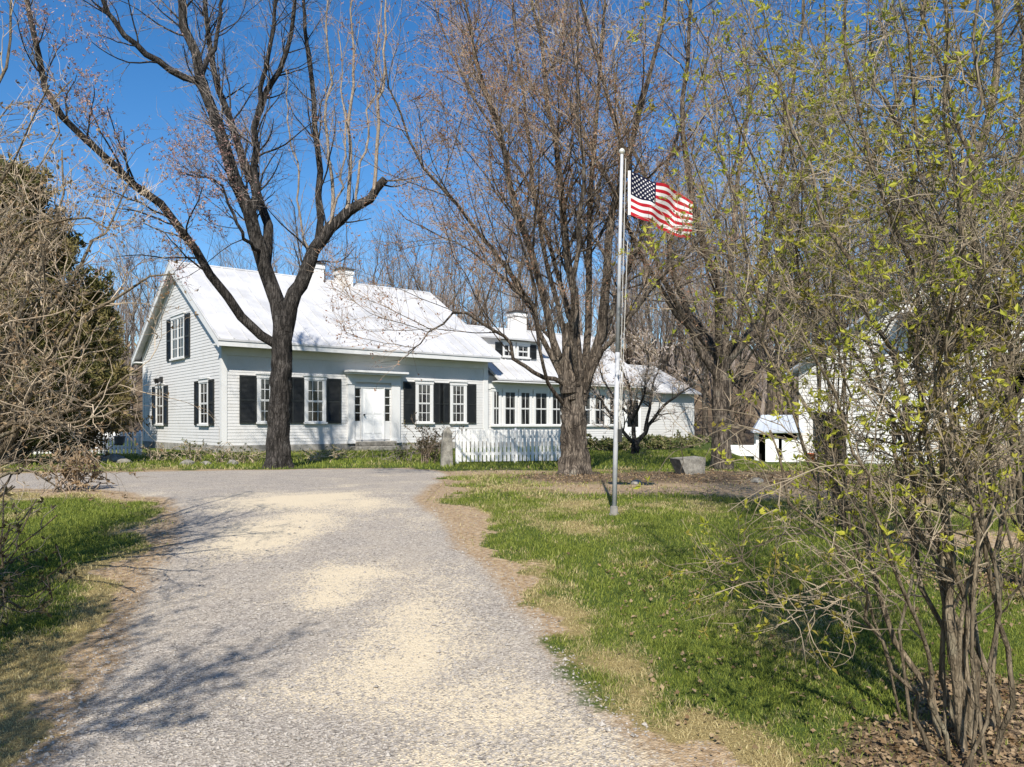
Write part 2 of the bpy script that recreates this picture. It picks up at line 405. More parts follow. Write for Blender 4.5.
# scattered chips of stone and leaf litter
def scatter_stones(n):
    r = np.random.default_rng(11)
    y = 2.9+r.random(n)**1.6*8; x = r.uniform(-.75, .75, n)*y
    m = masks(x, y); ok = (m['road'] > -.15) & (r.random(n) < .35+.9*(m['sand'] < .45)-.25*(m['road'] < 0))
    x = x[ok]; y = y[ok]; k = len(x); s = r.uniform(.004, .011, k)*(1+(r.random(k) < .04)*1.0)
    base = np.array([[1, 0, 0], [0, 1, 0], [-1, 0, 0], [0, -1, 0], [0, 0, .7], [0, 0, -.7]])
    V = base[None]*r.uniform(.6, 1.25, (k, 6, 1)); a = r.uniform(0, 6.28, k); c, s_ = np.cos(a)[:, None], np.sin(a)[:, None]
    V = np.stack([V[..., 0]*c-V[..., 1]*s_, V[..., 0]*s_+V[..., 1]*c, V[..., 2]+.15*V[..., 0]], -1)*s[:, None, None]
    V += np.stack([x, y, terrain(x, y)+.005+s*.25], 1)[:, None]
    T = np.array([[0, 1, 4], [1, 2, 4], [2, 3, 4], [3, 0, 4], [1, 0, 5], [2, 1, 5], [3, 2, 5], [0, 3, 5]])
    return V.reshape(-1, 3), (T[None]+(np.arange(k)*6)[:, None, None]).reshape(-1, 3)
V, T = scatter_stones(42000)
tag(mesh_np('loose_gravel', V, T, M['gravel']), 'loose grey crushed stone lying on the driveway', 'gravel', kind='stuff')

def quads_at(P, size, r, aspect=.55, up=None, curl=.0):
    """leaf quads (rhombic) at points P with random orientation"""
    k = len(P); d = r.normal(size=(k, 3))
    if up is not None: d = d+np.asarray(up)
    d /= np.linalg.norm(d, axis=1, keepdims=True)
    e = r.normal(size=(k, 3)); e -= (e*d).sum(1, keepdims=True)*d; e /= np.linalg.norm(e, axis=1, keepdims=True)
    s = (size*r.uniform(.6, 1.35, k))[:, None]
    nrm = np.cross(d, e)
    mid = P+d*s*.5
    V = np.stack([P, mid+e*s*aspect*.5+nrm*s*curl, P+d*s, mid-e*s*aspect*.5+nrm*s*curl], 1).reshape(-1, 3)
    return V, np.arange(4*k).reshape(k, 4)
def litter():
    r = np.random.default_rng(21); P = []
    for n, xr, yr in ((30000, (.8, 4.5), (3.2, 7.5)), (16000, (-1, 11), (11, 19)), (5000, (-6, 7), (4, 16))):
        x = r.uniform(*xr, n); y = r.uniform(*yr, n); m = masks(x, y)
        ok = r.random(n) < (.8*sstep(.3, .75, m['litter'])+.07)*sstep(.1, -.3, m['road']); P.append(np.stack([x[ok], y[ok], terrain(x[ok], y[ok])+.008+.02*r.random(ok.sum())], 1))
    P = np.concatenate(P); k = len(P)
    d = r.normal(size=(k, 3))*[1, 1, .35]; d /= np.linalg.norm(d, axis=1, keepdims=True)
    e = np.cross(d, r.normal(size=(k, 3))*[.3, .3, 1]); e /= np.linalg.norm(e, axis=1, keepdims=True)
    s = (r.uniform(.012, .034, k)*(1+.04*P[:, 1]))[:, None]; up = np.array([0, 0, 1.0])
    V = np.stack([P, P+d*s*.5+e*s*.4+up*s*.2, P+d*s+up*s*.1, P+d*s*.5-e*s*.4+up*s*.15], 1).reshape(-1, 3)
    return V, np.arange(4*k).reshape(k, 4)
V, Q = litter()
tag(mesh_np('fallen_leaves', V, Q, M['leaf_dry']), 'dry tan fallen leaves under the shrubs and trees', 'fallen leaves', kind='stuff')

# ------------------------------------------------------------------ branch machinery
def nrm(v): return v/np.maximum(np.linalg.norm(v, axis=-1, keepdims=True), 1e-9)
def grow(P0, D0, L, r0, K, wob, trop, rend=.25, r=rng):
    n = len(P0); P = np.zeros((n, K, 3)); P[:, 0] = P0; d = nrm(D0)
    up = np.array([0, 0, 1.0])
    for k in range(1, K):
        d = nrm(d+wob*r.normal(size=(n, 3))+trop*up)
        P[:, k] = P[:, k-1]+d*(L/(K-1))[:, None]
    t = np.linspace(0, 1, K); Rr = r0[:, None]*(1-(1-rend)*t)[None]
    return P, Rr
def spawn(P, Rr, dens, L, ang, K, trop=.1, wob=.12, rr=.5, rmax=.05, rmin=.002, tmin=.2, bias=0.3, rend=.3, r=rng, tmax=1.0, dirbias=None):
    n, Kp, _ = P.shape
    Lp = np.linalg.norm(np.diff(P, axis=1), axis=2).sum(1)
    cnt = r.poisson(dens*Lp*(tmax-tmin)); idx = np.repeat(np.arange(n), cnt)
    if len(idx) == 0: return np.zeros((0, K, 3)), np.zeros((0, K))
    t = r.uniform(tmin, tmax, len(idx)); f = np.minimum(t*(Kp-1), Kp-1.001); i0 = f.astype(int); fr = (f-i0)[:, None]
    a = P[idx, i0]; b = P[idx, i0+1]; pos = a*(1-fr)+b*fr; tan = nrm(b-a)
    v = r.normal(size=tan.shape); v -= (v*tan).sum(1, keepdims=True)*tan; v = nrm(v)
    an = r.uniform(R(ang[0]), R(ang[1]), len(idx))[:, None]
    d = np.cos(an)*tan+np.sin(an)*v; d[:, 2] += bias
    if dirbias is not None: d += dirbias
    rp_ = Rr[idx, i0]*(1-fr[:, 0])+Rr[idx, i0+1]*fr[:, 0]
    r0 = np.clip(rp_*rr, rmin, rmax)
    LL = L*r.uniform(.5, 1.3, len(idx))*(1.1-.55*t)
    LL = np.minimum(LL, Lp[idx]*.95)
    return grow(pos, d, LL, r0, K, wob, trop, rend, r)
def tubes(P, Rr, sides, rough=0, root=0):
    n, K, _ = P.shape
    if n == 0: return np.zeros((0, 3)), np.zeros((0, 4), int)
    T = np.zeros_like(P); T[:, 1:-1] = P[:, 2:]-P[:, :-2]; T[:, 0] = P[:, 1]-P[:, 0]; T[:, -1] = P[:, -1]-P[:, -2]; T = nrm(T)
    mean = nrm(P[:, -1]-P[:, 0]); ref = np.where(np.abs(mean[:, 2:3]) > .7, np.array([[.92, .39, 0.]]), np.array([[.1, .2, .97]]))
    u = nrm(np.cross(T, ref[:, None])); w = np.cross(T, u)
    an = np.arange(sides)*2*np.pi/sides
    RR = np.repeat(Rr[:, :, None], sides, 2)
    if rough:
        nn = np.arange(n)[:, None, None]*13.7; kk = np.arange(K)[None, :, None]; aa = an[None, None]
        f = vnoise(np.cos(aa)*1.6+40+nn, kk*.55+np.sin(aa)*1.6+3)+.6*vnoise(np.cos(aa)*4+80+nn, kk*.3+np.sin(aa)*4+9)
        RR = RR*(1+rough*(f-.8))
    if root:
        zz = np.linalg.norm(P-P[:, :1], axis=2)[:, :, None]
        RR = RR*(1+root*np.exp(-zz/.35)*np.clip(np.sin(an*3+1)+.6*np.sin(an*5+.4), -.4, 1.5)[None, None])
    V = P[:, :, None]+RR[:, :, :, None]*(np.cos(an)[None, None, :, None]*u[:, :, None]+np.sin(an)[None, None, :, None]*w[:, :, None])
    i = np.arange(n*K*sides).reshape(n, K, sides); j = np.roll(i, -1, 2)
    Q = np.stack([i[:, :-1], j[:, :-1], j[:, 1:], i[:, 1:]], -1).reshape(-1, 4)
    return V.reshape(-1, 3), Q
def cat_mesh(parts):
    Vs = []; Qs = []; off = 0
    for V, Q in parts:
        Vs.append(V); Qs.append(Q+off); off += len(V)
    return np.concatenate(Vs), np.concatenate(Qs)
def limb(pts, r0, r1, K=14, jit=.015, seed=0, flare=None):
    """pts: (px,py,Y) list -> smooth path with K points and tapering radii"""
    p = np.array([PX(*q) for q in pts]); return limb_w(p, r0, r1, K, jit, seed, flare)
def limb_w(p, r0, r1, K=14, jit=.015, seed=0, flare=None):
    p = np.asarray(p, float)
    s = np.concatenate([[0], np.cumsum(np.linalg.norm(np.diff(p, axis=0), axis=1))]); q = np.linspace(0, s[-1], K)
    pad = np.vstack([2*p[0]-p[1], p, 2*p[-1]-p[-2]])
    out = []
    for x in q:
        i = min(np.searchsorted(s, x, 'right')-1, len(p)-2); t = (x-s[i])/(s[i+1]-s[i])
        a, b, c, d = pad[i], pad[i+1], pad[i+2], pad[i+3]
        out.append(.5*((2*b)+(c-a)*t+(2*a-5*b+4*c-d)*t*t+(-a+3*b-3*c+d)*t**3))
    out = np.array(out); g = np.random.default_rng(seed+100)
    out[1:-1] += g.normal(size=(K-2, 3))*jit
    rad = r0+(r1-r0)*np.linspace(0, 1, K)
    if flare: rad = rad+flare*np.exp(-q/.28)
    return out, rad
def stack(limbs):
    return np.stack([l[0] for l in limbs]), np.stack([l[1] for l in limbs])
def lumpy(V, amt, sc):
    return V
def tree(name, label, cat, base, limbs, levels, mats, seed, buds=None, group=None, sides0=12, trunk_extra=None):
    """limbs: list of (path, radii) in world space (same K); levels: list of spawn kwargs; last levels are twigs"""
    r = np.random.default_rng(seed)
    root = empty(name, base, 0, label, cat, group); B = np.asarray(base, float)
    P, Rr = stack(limbs)
    parts = [tubes(P, Rr, sides0, .16)]
    if trunk_extra: parts += [tubes(t[0][None], t[1][None], 28, .22, .22 if q_ == 0 else 0) for q_, t in enumerate(trunk_extra)]
    V, Q = cat_mesh(parts)
    mesh_np('trunk', V-B, Q, mats[0], root, True)
    cur = [(P, Rr)]; last = None; tw = []
    for li, lv in enumerate(levels):
        lv = dict(lv); src = lv.pop('src', None); sides = lv.pop('sides', 3); part = lv.pop('part')
        p = cur[-1] if src is None else cur[src]
        c = spawn(p[0], p[1], r=r, **lv); cur.append(c)
        tw.append((part, tubes(c[0], c[1], sides)))
    for part, mt in (('branches', mats[1]), ('twigs', mats[2])):
        ps = [t for n_, t in tw if n_ == part]
        if ps:
            V, Q = cat_mesh(ps); mesh_np(part, V-B, Q, mt, root, part == 'branches')
    if buds:
        pts = []
        for lvl, per in buds['on']:
            Pc = cur[lvl][0]; n, K, _ = Pc.shape
            k = int(n*per); i = r.integers(0, n, k); t = r.uniform(.25, 1, k)*(K-1); t = np.minimum(t, K-1.001); i0 = t.astype(int); fr = (t-i0)[:, None]
            pts.append(Pc[i, i0]*(1-fr)+Pc[i, i0+1]*fr)
        pts = np.concatenate(pts)
        if buds.get('keep') is not None: pts = pts[buds['keep'](pts, r)]
        if buds.get('cluster', 1) > 1:
            pts = np.repeat(pts, buds['cluster'], 0)+r.normal(size=(len(pts)*buds['cluster'], 3))*buds['size']*.25
        V, Q = quads_at(pts, buds['size'], r, buds.get('aspect', .5), (0, 0, .4), .12)
        mesh_np(buds['name'], V-B, Q, buds['mat'], root)
    return root
exec_marker = 0
# ------------------------------------------------------------------ the farmhouse
HG = .55
A = np.array([(222-512)/F*28.5, 28.5]); e1 = np.array([.777, .629]); e2 = np.array([-.629, .777])
def HS(px, yl=0.0):
    b = A+yl*e2; u = (px-512)/F; return (u*b[1]-b[0])/(e1[0]-u*e1[1])
def HT(px):
    u = (px-512)/F; return (u*A[1]-A[0])/(e2[0]-u*e2[1])
def HZ(py, s, yl=0.0):
    return (HOR-py)/F*(A[1]+s*e1[1]+yl*e2[1])+EYE-HG
house = empty('farmhouse', (A[0], A[1], HG), math.atan2(.629, .777),
              'white clapboard farmhouse with white metal roof, black shutters and a long windowed side wing', 'house')
L = HS(487); D = 10.3; HY = D/2
EZ = 3.98; RZ = 7.55; OV = .62; RK = .34          # eave edge, ridge, eave overhang, rake overhang
SL = (RZ-EZ)/(HY+OV)
def roof_z(y): return EZ+SL*(y+OV) if y <= HY else EZ+SL*(2*HY+OV-y)

def clapboards(mb, fmap, z0, z1, span, e=.115, lip=.016, openings=()):
    z = z0
    while z < z1-1e-4:
        zt = min(z+e, z1); xa, xb = span(z); xc, xd = span(zt)
        segs = [(xa, xb, xc, xd)]
        for oa, ob, oz0, oz1 in openings:
            if zt > oz0+.02 and z < oz1-.02:
                ns = []
                for a, b, c, d in segs:
                    if ob <= a or oa >= b: ns.append((a, b, c, d)); continue
                    if oa > a: ns.append((a, oa, c, oa))
                    if ob < b: ns.append((ob, b, ob, d))
                segs = ns
        for a, b, c, d in segs:
            if b-a < .01: continue
            j = random.uniform(-.002, .002)
            mb.poly([fmap(a, lip+j, z), fmap(b, lip+j, z), fmap(d, .004, zt), fmap(c, .004, zt)])
            mb.poly([fmap(a, 0, z), fmap(b, 0, z), fmap(b, lip+j, z), fmap(a, lip+j, z)])
        z = zt
front = lambda a, o, z: (a, -o, z)
gable = lambda a, o, z: (-o, a, z)
def roof_span(z):
    if z <= roof_z(0)-.12: return (0.0, D)
    y = (z+.12-EZ)/SL-OV
    return (min(y, HY), max(D-y, HY))
w = MB()
w.prism([(.02, .02, .0), (.02, D-.02, 0), (.02, D-.02, roof_z(0)-.16), (.02, HY, RZ-.2), (.02, .02, roof_z(0)-.16)], (L-.04, 0, 0))
clapboards(w, front, .28, roof_z(0)-.14, lambda z: (.0, L))
clapboards(w, gable, .28, RZ-.16, roof_span)
for xx in (L+.0,): clapboards(w, lambda a, o, z: (L+o, a, z), .28, RZ-.16, roof_span)
w.build('clapboard_wall', M['clap'], house)
f = MB(); f.box(-.03, L+.03, -.03, D+.03, -.6, .28); f.build('foundation', M['found'], house)
t = MB()
for x0, x1, y0, y1 in ((-.032, .17, -.032, .0), (-.032, .0, .0, .17), (L-.22, L+.032, -.032, 0), (-.032, 0, D-.17, D+.03)):
    MB().box(x0, x1, y0, y1, .28, roof_z(0)-.14).build('corner_board', M['trim'], house)
t = MB(); t.box(.17, L-.22, -.036, 0, 3.55, roof_z(0)-.141); t.box(.17, L-.22, -.05, 0, 3.52, 3.55)
t.build('frieze_board', M['trim'], house)
# soffit, fascia, rake boards, cornice returns
t = MB()
t.box(-RK, L+.25, -OV+.02, 0.0, EZ-.16, EZ-.10); t.box(-RK, L+.25, -OV-.02, -OV+.02, EZ-.20, EZ-.02)
t.box(-RK, L+.25, D, D+OV-.02, EZ-.16, EZ-.10); t.box(-RK, L+.25, D+OV-.02, D+OV+.02, EZ-.20, EZ-.02)
t.build('cornice', M['trim'], house)
t = MB()
for sgn in (0, 1):
    yy = lambda y: y if sgn == 0 else D-y
    a0 = (-.04, yy(-OV), EZ-.14); a1 = (-.04, yy(HY), RZ-.14)
    t.prism([(-.045, yy(-.1), roof_z(-.1)-.13), (-.045, yy(HY), RZ-.13), (-.045, yy(HY), RZ-.55), (-.045, yy(-.1), roof_z(-.1)-.52)], (.03, 0, 0))
    t.prism([(-RK-.02, yy(-OV-.02), EZ-.04), (-RK-.02, yy(HY), RZ-.04), (-RK-.02, yy(HY), RZ-.30), (-RK-.02, yy(-OV-.02), EZ-.26)], (.035, 0, 0))
    t.prism([(-RK, yy(-OV), EZ-.14), (-RK, yy(HY), RZ-.14), (-RK, yy(HY), RZ-.11), (-RK, yy(-OV), EZ-.11)], (RK-.05, 0, 0))
t.build('rake_board', M['trim'], house)
def gable_roof(x0, x1, y0, yr, y1, ze, zr, name, mat, parent, th=.07, rib=.52):
    mb = MB()
    for ya in (y0, y1):
        mb.prism([(x0, ya, ze), (x0, yr, zr), (x0, yr, zr+th), (x0, ya, ze+th)], (x1-x0, 0, 0))
        x = x0+.02
        while x < x1:
            mb.prism([(x, ya, ze+th), (x, yr, zr+th), (x, yr, zr+th+.05), (x, ya, ze+th+.05)], (.045, 0, 0)); x += rib
    mb.tube((x0, yr, zr+th), (x1, yr, zr+th), .06, n=8)
    return mb.build(name, mat, parent)
roof = gable_roof(-RK-.03, L+.28, -OV-.05, HY, D+OV+.05, EZ-.02, RZ-.01, 'roof', M['roof'], house)
def chimney(px, pt, wd, roofobj, yl, zr, hgt):
    s = HS(px, yl); m = MB(); m.box(s-wd/2, s+wd/2, yl-wd/2, yl+wd/2, zr-.7, zr+hgt)
    m.box(s-wd/2-.04, s+wd/2+.04, yl-wd/2-.04, yl+wd/2+.04, zr+hgt-.22, zr+hgt-.08)
    c = m.build('chimney', M['chimney'], roofobj, False, .012)
    m = MB(); m.box(s-wd/2-.05, s+wd/2+.05, yl-wd/2-.05, yl+wd/2+.05, zr+hgt, zr+hgt+.07); m.box(s-.18, s+.18, yl-.18, yl+.18, zr+hgt+.07, zr+hgt+.14)
    return c, m
for px, hg in ((314, .72), (343.5, .62)):
    c, m = chimney(px, 0, .66, roof, HY, RZ, hg)
    m.build('chimney_cap', M['cap_and_shade'], roof)

def mat_front(s, y, z): return Matrix(((1, 0, 0, s), (0, -1, 0, y), (0, 0, 1, z), (0, 0, 0, 1)))
def mat_gable(x, t_, z): return Matrix(((0, -1, 0, x), (-1, 0, 0, t_), (0, 0, 1, z), (0, 0, 0, 1)))
def window(parent, Mx, w_, h, nx, ny, shut=(0, 0), sash=True, mull=0, cas=.11):
    m = MB(); c = cas
    m.box(-w_/2-c, -w_/2, 0, .06, 0, h); m.box(w_/2, w_/2+c, 0, .06, 0, h); m.box(-w_/2-c-.02, w_/2+c+.02, 0, .075, h, h+.13)
    m.box(-w_/2-c-.05, w_/2+c+.05, 0, .11, h+.13, h+.165)
    if mull: m.box(-mull/2, mull/2, 0, .058, 0, h)
    fr = m.xf(Mx).build('window', M['trim'], parent)
    m = MB(); m.box(-w_/2-c-.04, w_/2+c+.04, 0, .12, -.07, 0); m.xf(Mx).build('sill', M['trim'], fr)
    m = MB(); m.poly([(-w_/2, .032, 0), (w_/2, .032, 0), (w_/2, .032, h), (-w_/2, .032, h)]); m.xf(Mx).build('pane', M['glass'], fr)
    m = MB(); m.poly([(-w_/2, .0195, 0), (w_/2, .0195, 0), (w_/2, .0195, h), (-w_/2, .0195, h)]); m.xf(Mx).build('shade_lining', M['room_shade'], fr)  # black sheet on the wall paints the unlit room behind the pane
    rc = random.Random(int(1000*abs(Mx[0][3]+7*Mx[1][3])+100*w_)); m = MB()
    for sgn in (-1, 1):
        xo = sgn*w_/2; a_ = w_*rc.uniform(.16, .30); b_ = w_*rc.uniform(.14, .3); c_ = w_*rc.uniform(.12, .34)
        pts = [(xo, .0235, .03), (xo-sgn*c_, .0235, .03), (xo-sgn*b_, .0235, h*.45), (xo-sgn*a_, .0235, h*.97), (xo, .0235, h*.97)]
        m.poly(pts)
    zsh = h*rc.uniform(.72, .9); m.poly([(-w_/2, .0265, zsh), (w_/2, .0265, zsh), (w_/2, .0265, h), (-w_/2, .0265, h)])
    m.xf(Mx).build('curtain', M['curtain'], fr)
    m = MB(); b = .045
    for (za, zb, oo) in ((0, h/2, .044), (h/2-.02, h, .052)):
        m.box(-w_/2, -w_/2+b, .033, oo, za, zb); m.box(w_/2-b, w_/2, .033, oo, za, zb)
        m.box(-w_/2+b, w_/2-b, .033, oo, za, za+b); m.box(-w_/2+b, w_/2-b, .033, oo, zb-b, zb)
        for k in range(1, nx): x = -w_/2+w_*k/nx; m.box(x-.013, x+.013, .033, oo-.004, za+b, zb-b)
        for k in range(1, ny//2): z = za+(zb-za)*k/(ny//2); m.box(-w_/2+b, w_/2-b, .033, oo-.006, z-.013, z+.013)
    m.xf(Mx).build('sash', M['trim'], fr)
    for side, sw in ((-1, shut[0]), (1, shut[1])):
        if not sw: continue
        m = MB(); xa = side*(w_/2+c+.02); xb = xa+side*sw; x0, x1 = min(xa, xb), max(xa, xb)
        for a_, b_ in ((x0, x0+.06), (x1-.06, x1)): m.box(a_, b_, .02, .062, -.05, h+.08)
        for z in (-.05, h*.47, h+.0): m.box(x0+.06, x1-.06, .02, .06, z, z+.08)
        z = .05
        while z < h-.03:
            m.poly([(x0+.06, .055, z), (x1-.06, .055, z), (x1-.06, .026, z+.05), (x0+.06, .026, z+.05)]); z += .045
        m.poly([(x0+.06, .022, 0), (x1-.06, .022, 0), (x1-.06, .022, h), (x0+.06, .022, h)])
        m.xf(Mx).build('shutter', M['shutter_paint'], fr)
    return fr
zs = 1.12; wh = 1.62
for xa, xb, sl, sr in ((256.5, 277, .62, .62), (304, 325.5, .62, .62), (415, 432.5, .56, .56), (449.5, 466, .56, .5)):
    sa, sb = HS(xa), HS(xb); wdt = sb-sa-.22
    window(house, mat_front((sa+sb)/2, 0, zs), wdt, wh, 3, 4, (sl, sr))
# gable windows
ta, tb = HT(172.5), HT(185.5)
window(house, mat_gable(0, (ta+tb)/2, 3.72), ta-tb-.2, 1.60, 4, 4, (.62, .62), mull=.14)
for xa, xb in ((200.5, 209.5), (157, 164.5)):
    ta, tb = HT(xa), HT(xb)
    window(house, mat_gable(0, (ta+tb)/2, 1.05), min(ta-tb-.2, 1.15), 1.55, 2, 4, (.55, .55))
# security light on the gable
m = MB(); tt = HT(162.5); zz = 2.95
m.box(-.10, -.015, tt-.12, tt+.12, zz-.1, zz+.12); m.tube((-.10, tt-.1, zz), (-.28, tt-.18, zz-.08), .07, .11); m.tube((-.10, tt+.1, zz), (-.28, tt+.18, zz-.08), .07, .11)
m.build('flood_light', M['knob'], house)
# front door
d0, d1 = HS(361.5), HS(383); zb = .42; zt = 2.50
m = MB(); dw = d1-d0
m.box(d0, d1, -.03, -.0, zb, zt)
for a_, b_, c_, e_ in ((.12, .46, .12, .42), (.54, .88, .12, .42), (.12, .46, .50, .92), (.54, .88, .50, .92)):
    m.box(d0+a_*dw, d0+b_*dw, -.042, -.03, zb+c_*(zt-zb), zb+e_*(zt-zb))
dr = m.build('door', M['door'], house)
m = MB(); m.tube((d0+.08*dw, -.03, zb+1.0), (d0+.08*dw, -.09, zb+1.0), .022); m.tube((d0+.08*dw, -.09, zb+1.0), (d0+.08*dw, -.13, zb+1.0), .04, .03); m.build('handle', M['knob'], dr)
for xa, xb in ((354.5, 360), (384.5, 389.5)):
    sa, sb = HS(xa), HS(xb); m = MB(); m.box(sa, sb, -.03, 0, zb, zb+.75); side = m.build('sidelight', M['trim'], house)
    m = MB(); m.poly([(sa+.02, -.026, zb+.75), (sb-.02, -.026, zb+.75), (sb-.02, -.026, zt-.04), (sa+.02, -.026, zt-.04)]); m.build('pane', M['glass'], side)
    m = MB(); m.poly([(sa+.02, -.020, zb+.75), (sb-.02, -.020, zb+.75), (sb-.02, -.020, zt-.04), (sa+.02, -.020, zt-.04)]); m.build('shade_lining', M['room_shade'], side)  # black strip paints the dark hall behind the sidelight
    m = MB()
    for k in (1, 2, 3): z = zb+.75+(zt-zb-.79)*k/4; m.box(sa, sb, -.036, -.027, z-.014, z+.014)
    m.build('sash', M['trim'], side)
p0, p1, p2, p3 = HS(347), HS(353.5), HS(390.5), HS(399)
m = MB()
for a_, b_ in ((p0, p1), (p2, p3)):
    m.box(a_, b_, -.10, 0, .28, 2.62); m.box(a_-.03, b_+.03, -.13, 0, 2.62, 2.72); m.box(a_-.03, b_+.03, -.13, 0, .28, .42)
m.box(p0-.02, p3+.02, -.12, 0, 2.72, 3.02); m.box(p0-.12, p3+.12, -.42, 0, 3.02, 3.09); m.box(p0-.17, p3+.17, -.50, 0, 3.09, 3.17)
m.box(d0-.05, d0, -.06, 0, zb, 2.62); m.box(d1, d1+.05, -.06, 0, zb, 2.62); m.box(p1, p2, -.055, 0, zt, 2.62)
m.build('door_surround', M['trim'], house)

# side wing with the windowed porch
W0 = L; W1 = HS(641, .12); W2 = HS(697, .12); WY = .12; WD = 7.4; WR = WY+WD/2
WE = HZ(379.5, L+.3)-.02; WRZ = WE+2.85
ws = MB()
ws.prism([(W0+.02, WY+.03, 0), (W0+.02, WY+WD, 0), (W0+.02, WY+WD, WE+.2), (W0+.02, WR, WRZ-.12), (W0+.02, WY+.03, WE+.2)], (W1-W0-.04, 0, 0))
clapboards(ws, lambda a, o, z: (a, WY-o, z), .22, WE+.2, lambda z: (W0+.03, W1))
def wspan(z):
    if z <= WE+.2: return (WY, WY+WD)
    y = (z-WE-.2)/(WRZ-.12-WE-.2)*(WD/2); return (WY+y, WY+WD-y)
clapboards(ws, lambda a, o, z: (W1+o, a, z), .22, WRZ-.14, wspan)
ws.build('wing_wall', M['clap'], house)
wr = gable_roof(W0+.29, W1+.3, WY-.55, WR, WY+WD+.55, WE-.02, WRZ, 'wing_roof', M['roof'], house)
t = MB(); t.box(W0+.29, W1+.3, WY-.53, WY, WE-.10, WE-.05); t.box(W0+.03, W1, WY-.045, WY, WE-.42, WE-.10); t.build('wing_cornice', M['trim'], house)
c, m = chimney(517, 0, .72, wr, WR, WRZ, .98); m.build('chimney_cap', M['cap_and_shade'], wr)
# row of porch windows
cuts = [490, 501.5, 517.5, 532, 549, 563, 578, 592, 606.5, 620]
for a_, b_ in zip(cuts[:-1], cuts[1:]):
    sa, sb = HS(a_, WY), HS(b_, WY)
    window(house, mat_front((sa+sb)/2, WY, 1.0), sb-sa-.30, 1.55, 2, 2, cas=.10)
# dark side door of the porch
sa, sb = HS(624, WY), HS(640, WY); m = MB(); m.box(sa, sb, WY-.05, WY, .3, 2.45)
m.box(sa-.0, sb, WY-.07, WY, 2.45, 2.58); dd = m.build('porch_door', M['door'], house)
m = MB(); m.poly([(sa+.2, WY-.057, .9), (sb-.2, WY-.057, .9), (sb-.2, WY-.057, 2.3), (sa+.2, WY-.057, 2.3)]); m.build('pane', M['glass'], dd)
m = MB(); m.poly([(sa+.2, WY-.0515, .9), (sb-.2, WY-.0515, .9), (sb-.2, WY-.0515, 2.3), (sa+.2, WY-.0515, 2.3)]); m.build('shade_lining', M['room_shade'], dd)  # black sheet paints the unlit porch behind the glass
m = MB(); m.tube((sa+.12, WY-.05, 1.2), (sa+.12, WY-.13, 1.2), .035); m.build('handle', M['knob'], dd)
# low plain end of the wing
m = MB(); E2 = 2.75; ER = 4.4; Y0 = WY+.25
m.prism([(W1, Y0+.03, 0), (W1, Y0+6, 0), (W1, Y0+6, E2+.1), (W1, Y0+3, ER-.1), (W1, Y0+.03, E2+.1)], (W2-W1-.02, 0, 0))
clapboards(m, lambda a, o, z: (a, Y0-o, z), .2, E2+.1, lambda z: (W1+.02, W2), .14)
m.build('shed_end_wall', M['clap'], house)
gable_roof(W1+.31, W2+.2, Y0-.4, Y0+3, Y0+6.4, E2-.02, ER, 'shed_end_roof', M['roof'], house)
t = MB(); t.box(W2-.18, W2+.02, Y0-.035, Y0, .2, E2-.02); t.build('corner_board', M['trim'], house)
t = MB(); t.box(W0, W2, WY-.02, WY+WD-.5, -.6, .2); t.build('foundation', M['found'], house)
# dormer on the wing roof
ds0, ds1 = HS(495, 1.6), HS(536, 1.6); dy = 1.15; slw = (WRZ-WE)/(WD/2+.55)
zroof = lambda y: WE+slw*(y-WY+.55)
dz0 = zroof(dy); dz1 = HZ(343, (ds0+ds1)/2, dy)+.12
m = MB(); m.prism([(ds0, dy, dz0-.3), (ds0, dy, dz1), (ds0, dy+2.6, dz1+.35), (ds0, dy+2.6, dz0-.3)], (ds1-ds0, 0, 0))
clapboards(m, lambda a, o, z: (a, dy-.002-o, z), dz0, dz1, lambda z: (ds0, ds1))
dm = m.build('dormer', M['clap'], house)
m = MB(); m.prism([(ds0-.2, dy-.3, dz1-.03), (ds0-.2, dy+3.0, dz1+.40), (ds0-.2, dy+3.0, dz1+.47), (ds0-.2, dy-.3, dz1+.06)], (ds1-ds0+.4, 0, 0)); m.build('dormer_roof', M['roof'], dm)
def dormer_window(a_, b_, sh):
    sa, sb = HS(a_, dy), HS(b_, dy)
    h = dz1-dz0-.42
    return window(dm, mat_front((sa+sb)/2, dy-.02, dz0+.17), sb-sa, h, 2, 2, sh, cas=.07)
def reparent_flat(win):             # keep the tree three levels deep: dormer windows hang from the house
    win.parent = house
reparent_flat(dormer_window(503, 513, (.42, 0))); reparent_flat(dormer_window(517, 527.5, (0, .42)))

# granite doorstep
sc_ = (HS(361)+HS(385))/2
step = MB(); step.box(-1.05, 1.05, -.75, -.06, -.3, .17); step.box(-.85, .85, -.45, -.052, .17, .36)
so = step.build('stone_step', M['stone'], None, False, .03); wp = A+sc_*e1
so.location = (wp[0], wp[1], HG); so.rotation_euler = (0, 0, house.rotation_euler.z); tag(so, 'grey granite step in front of the white farmhouse door', 'step')

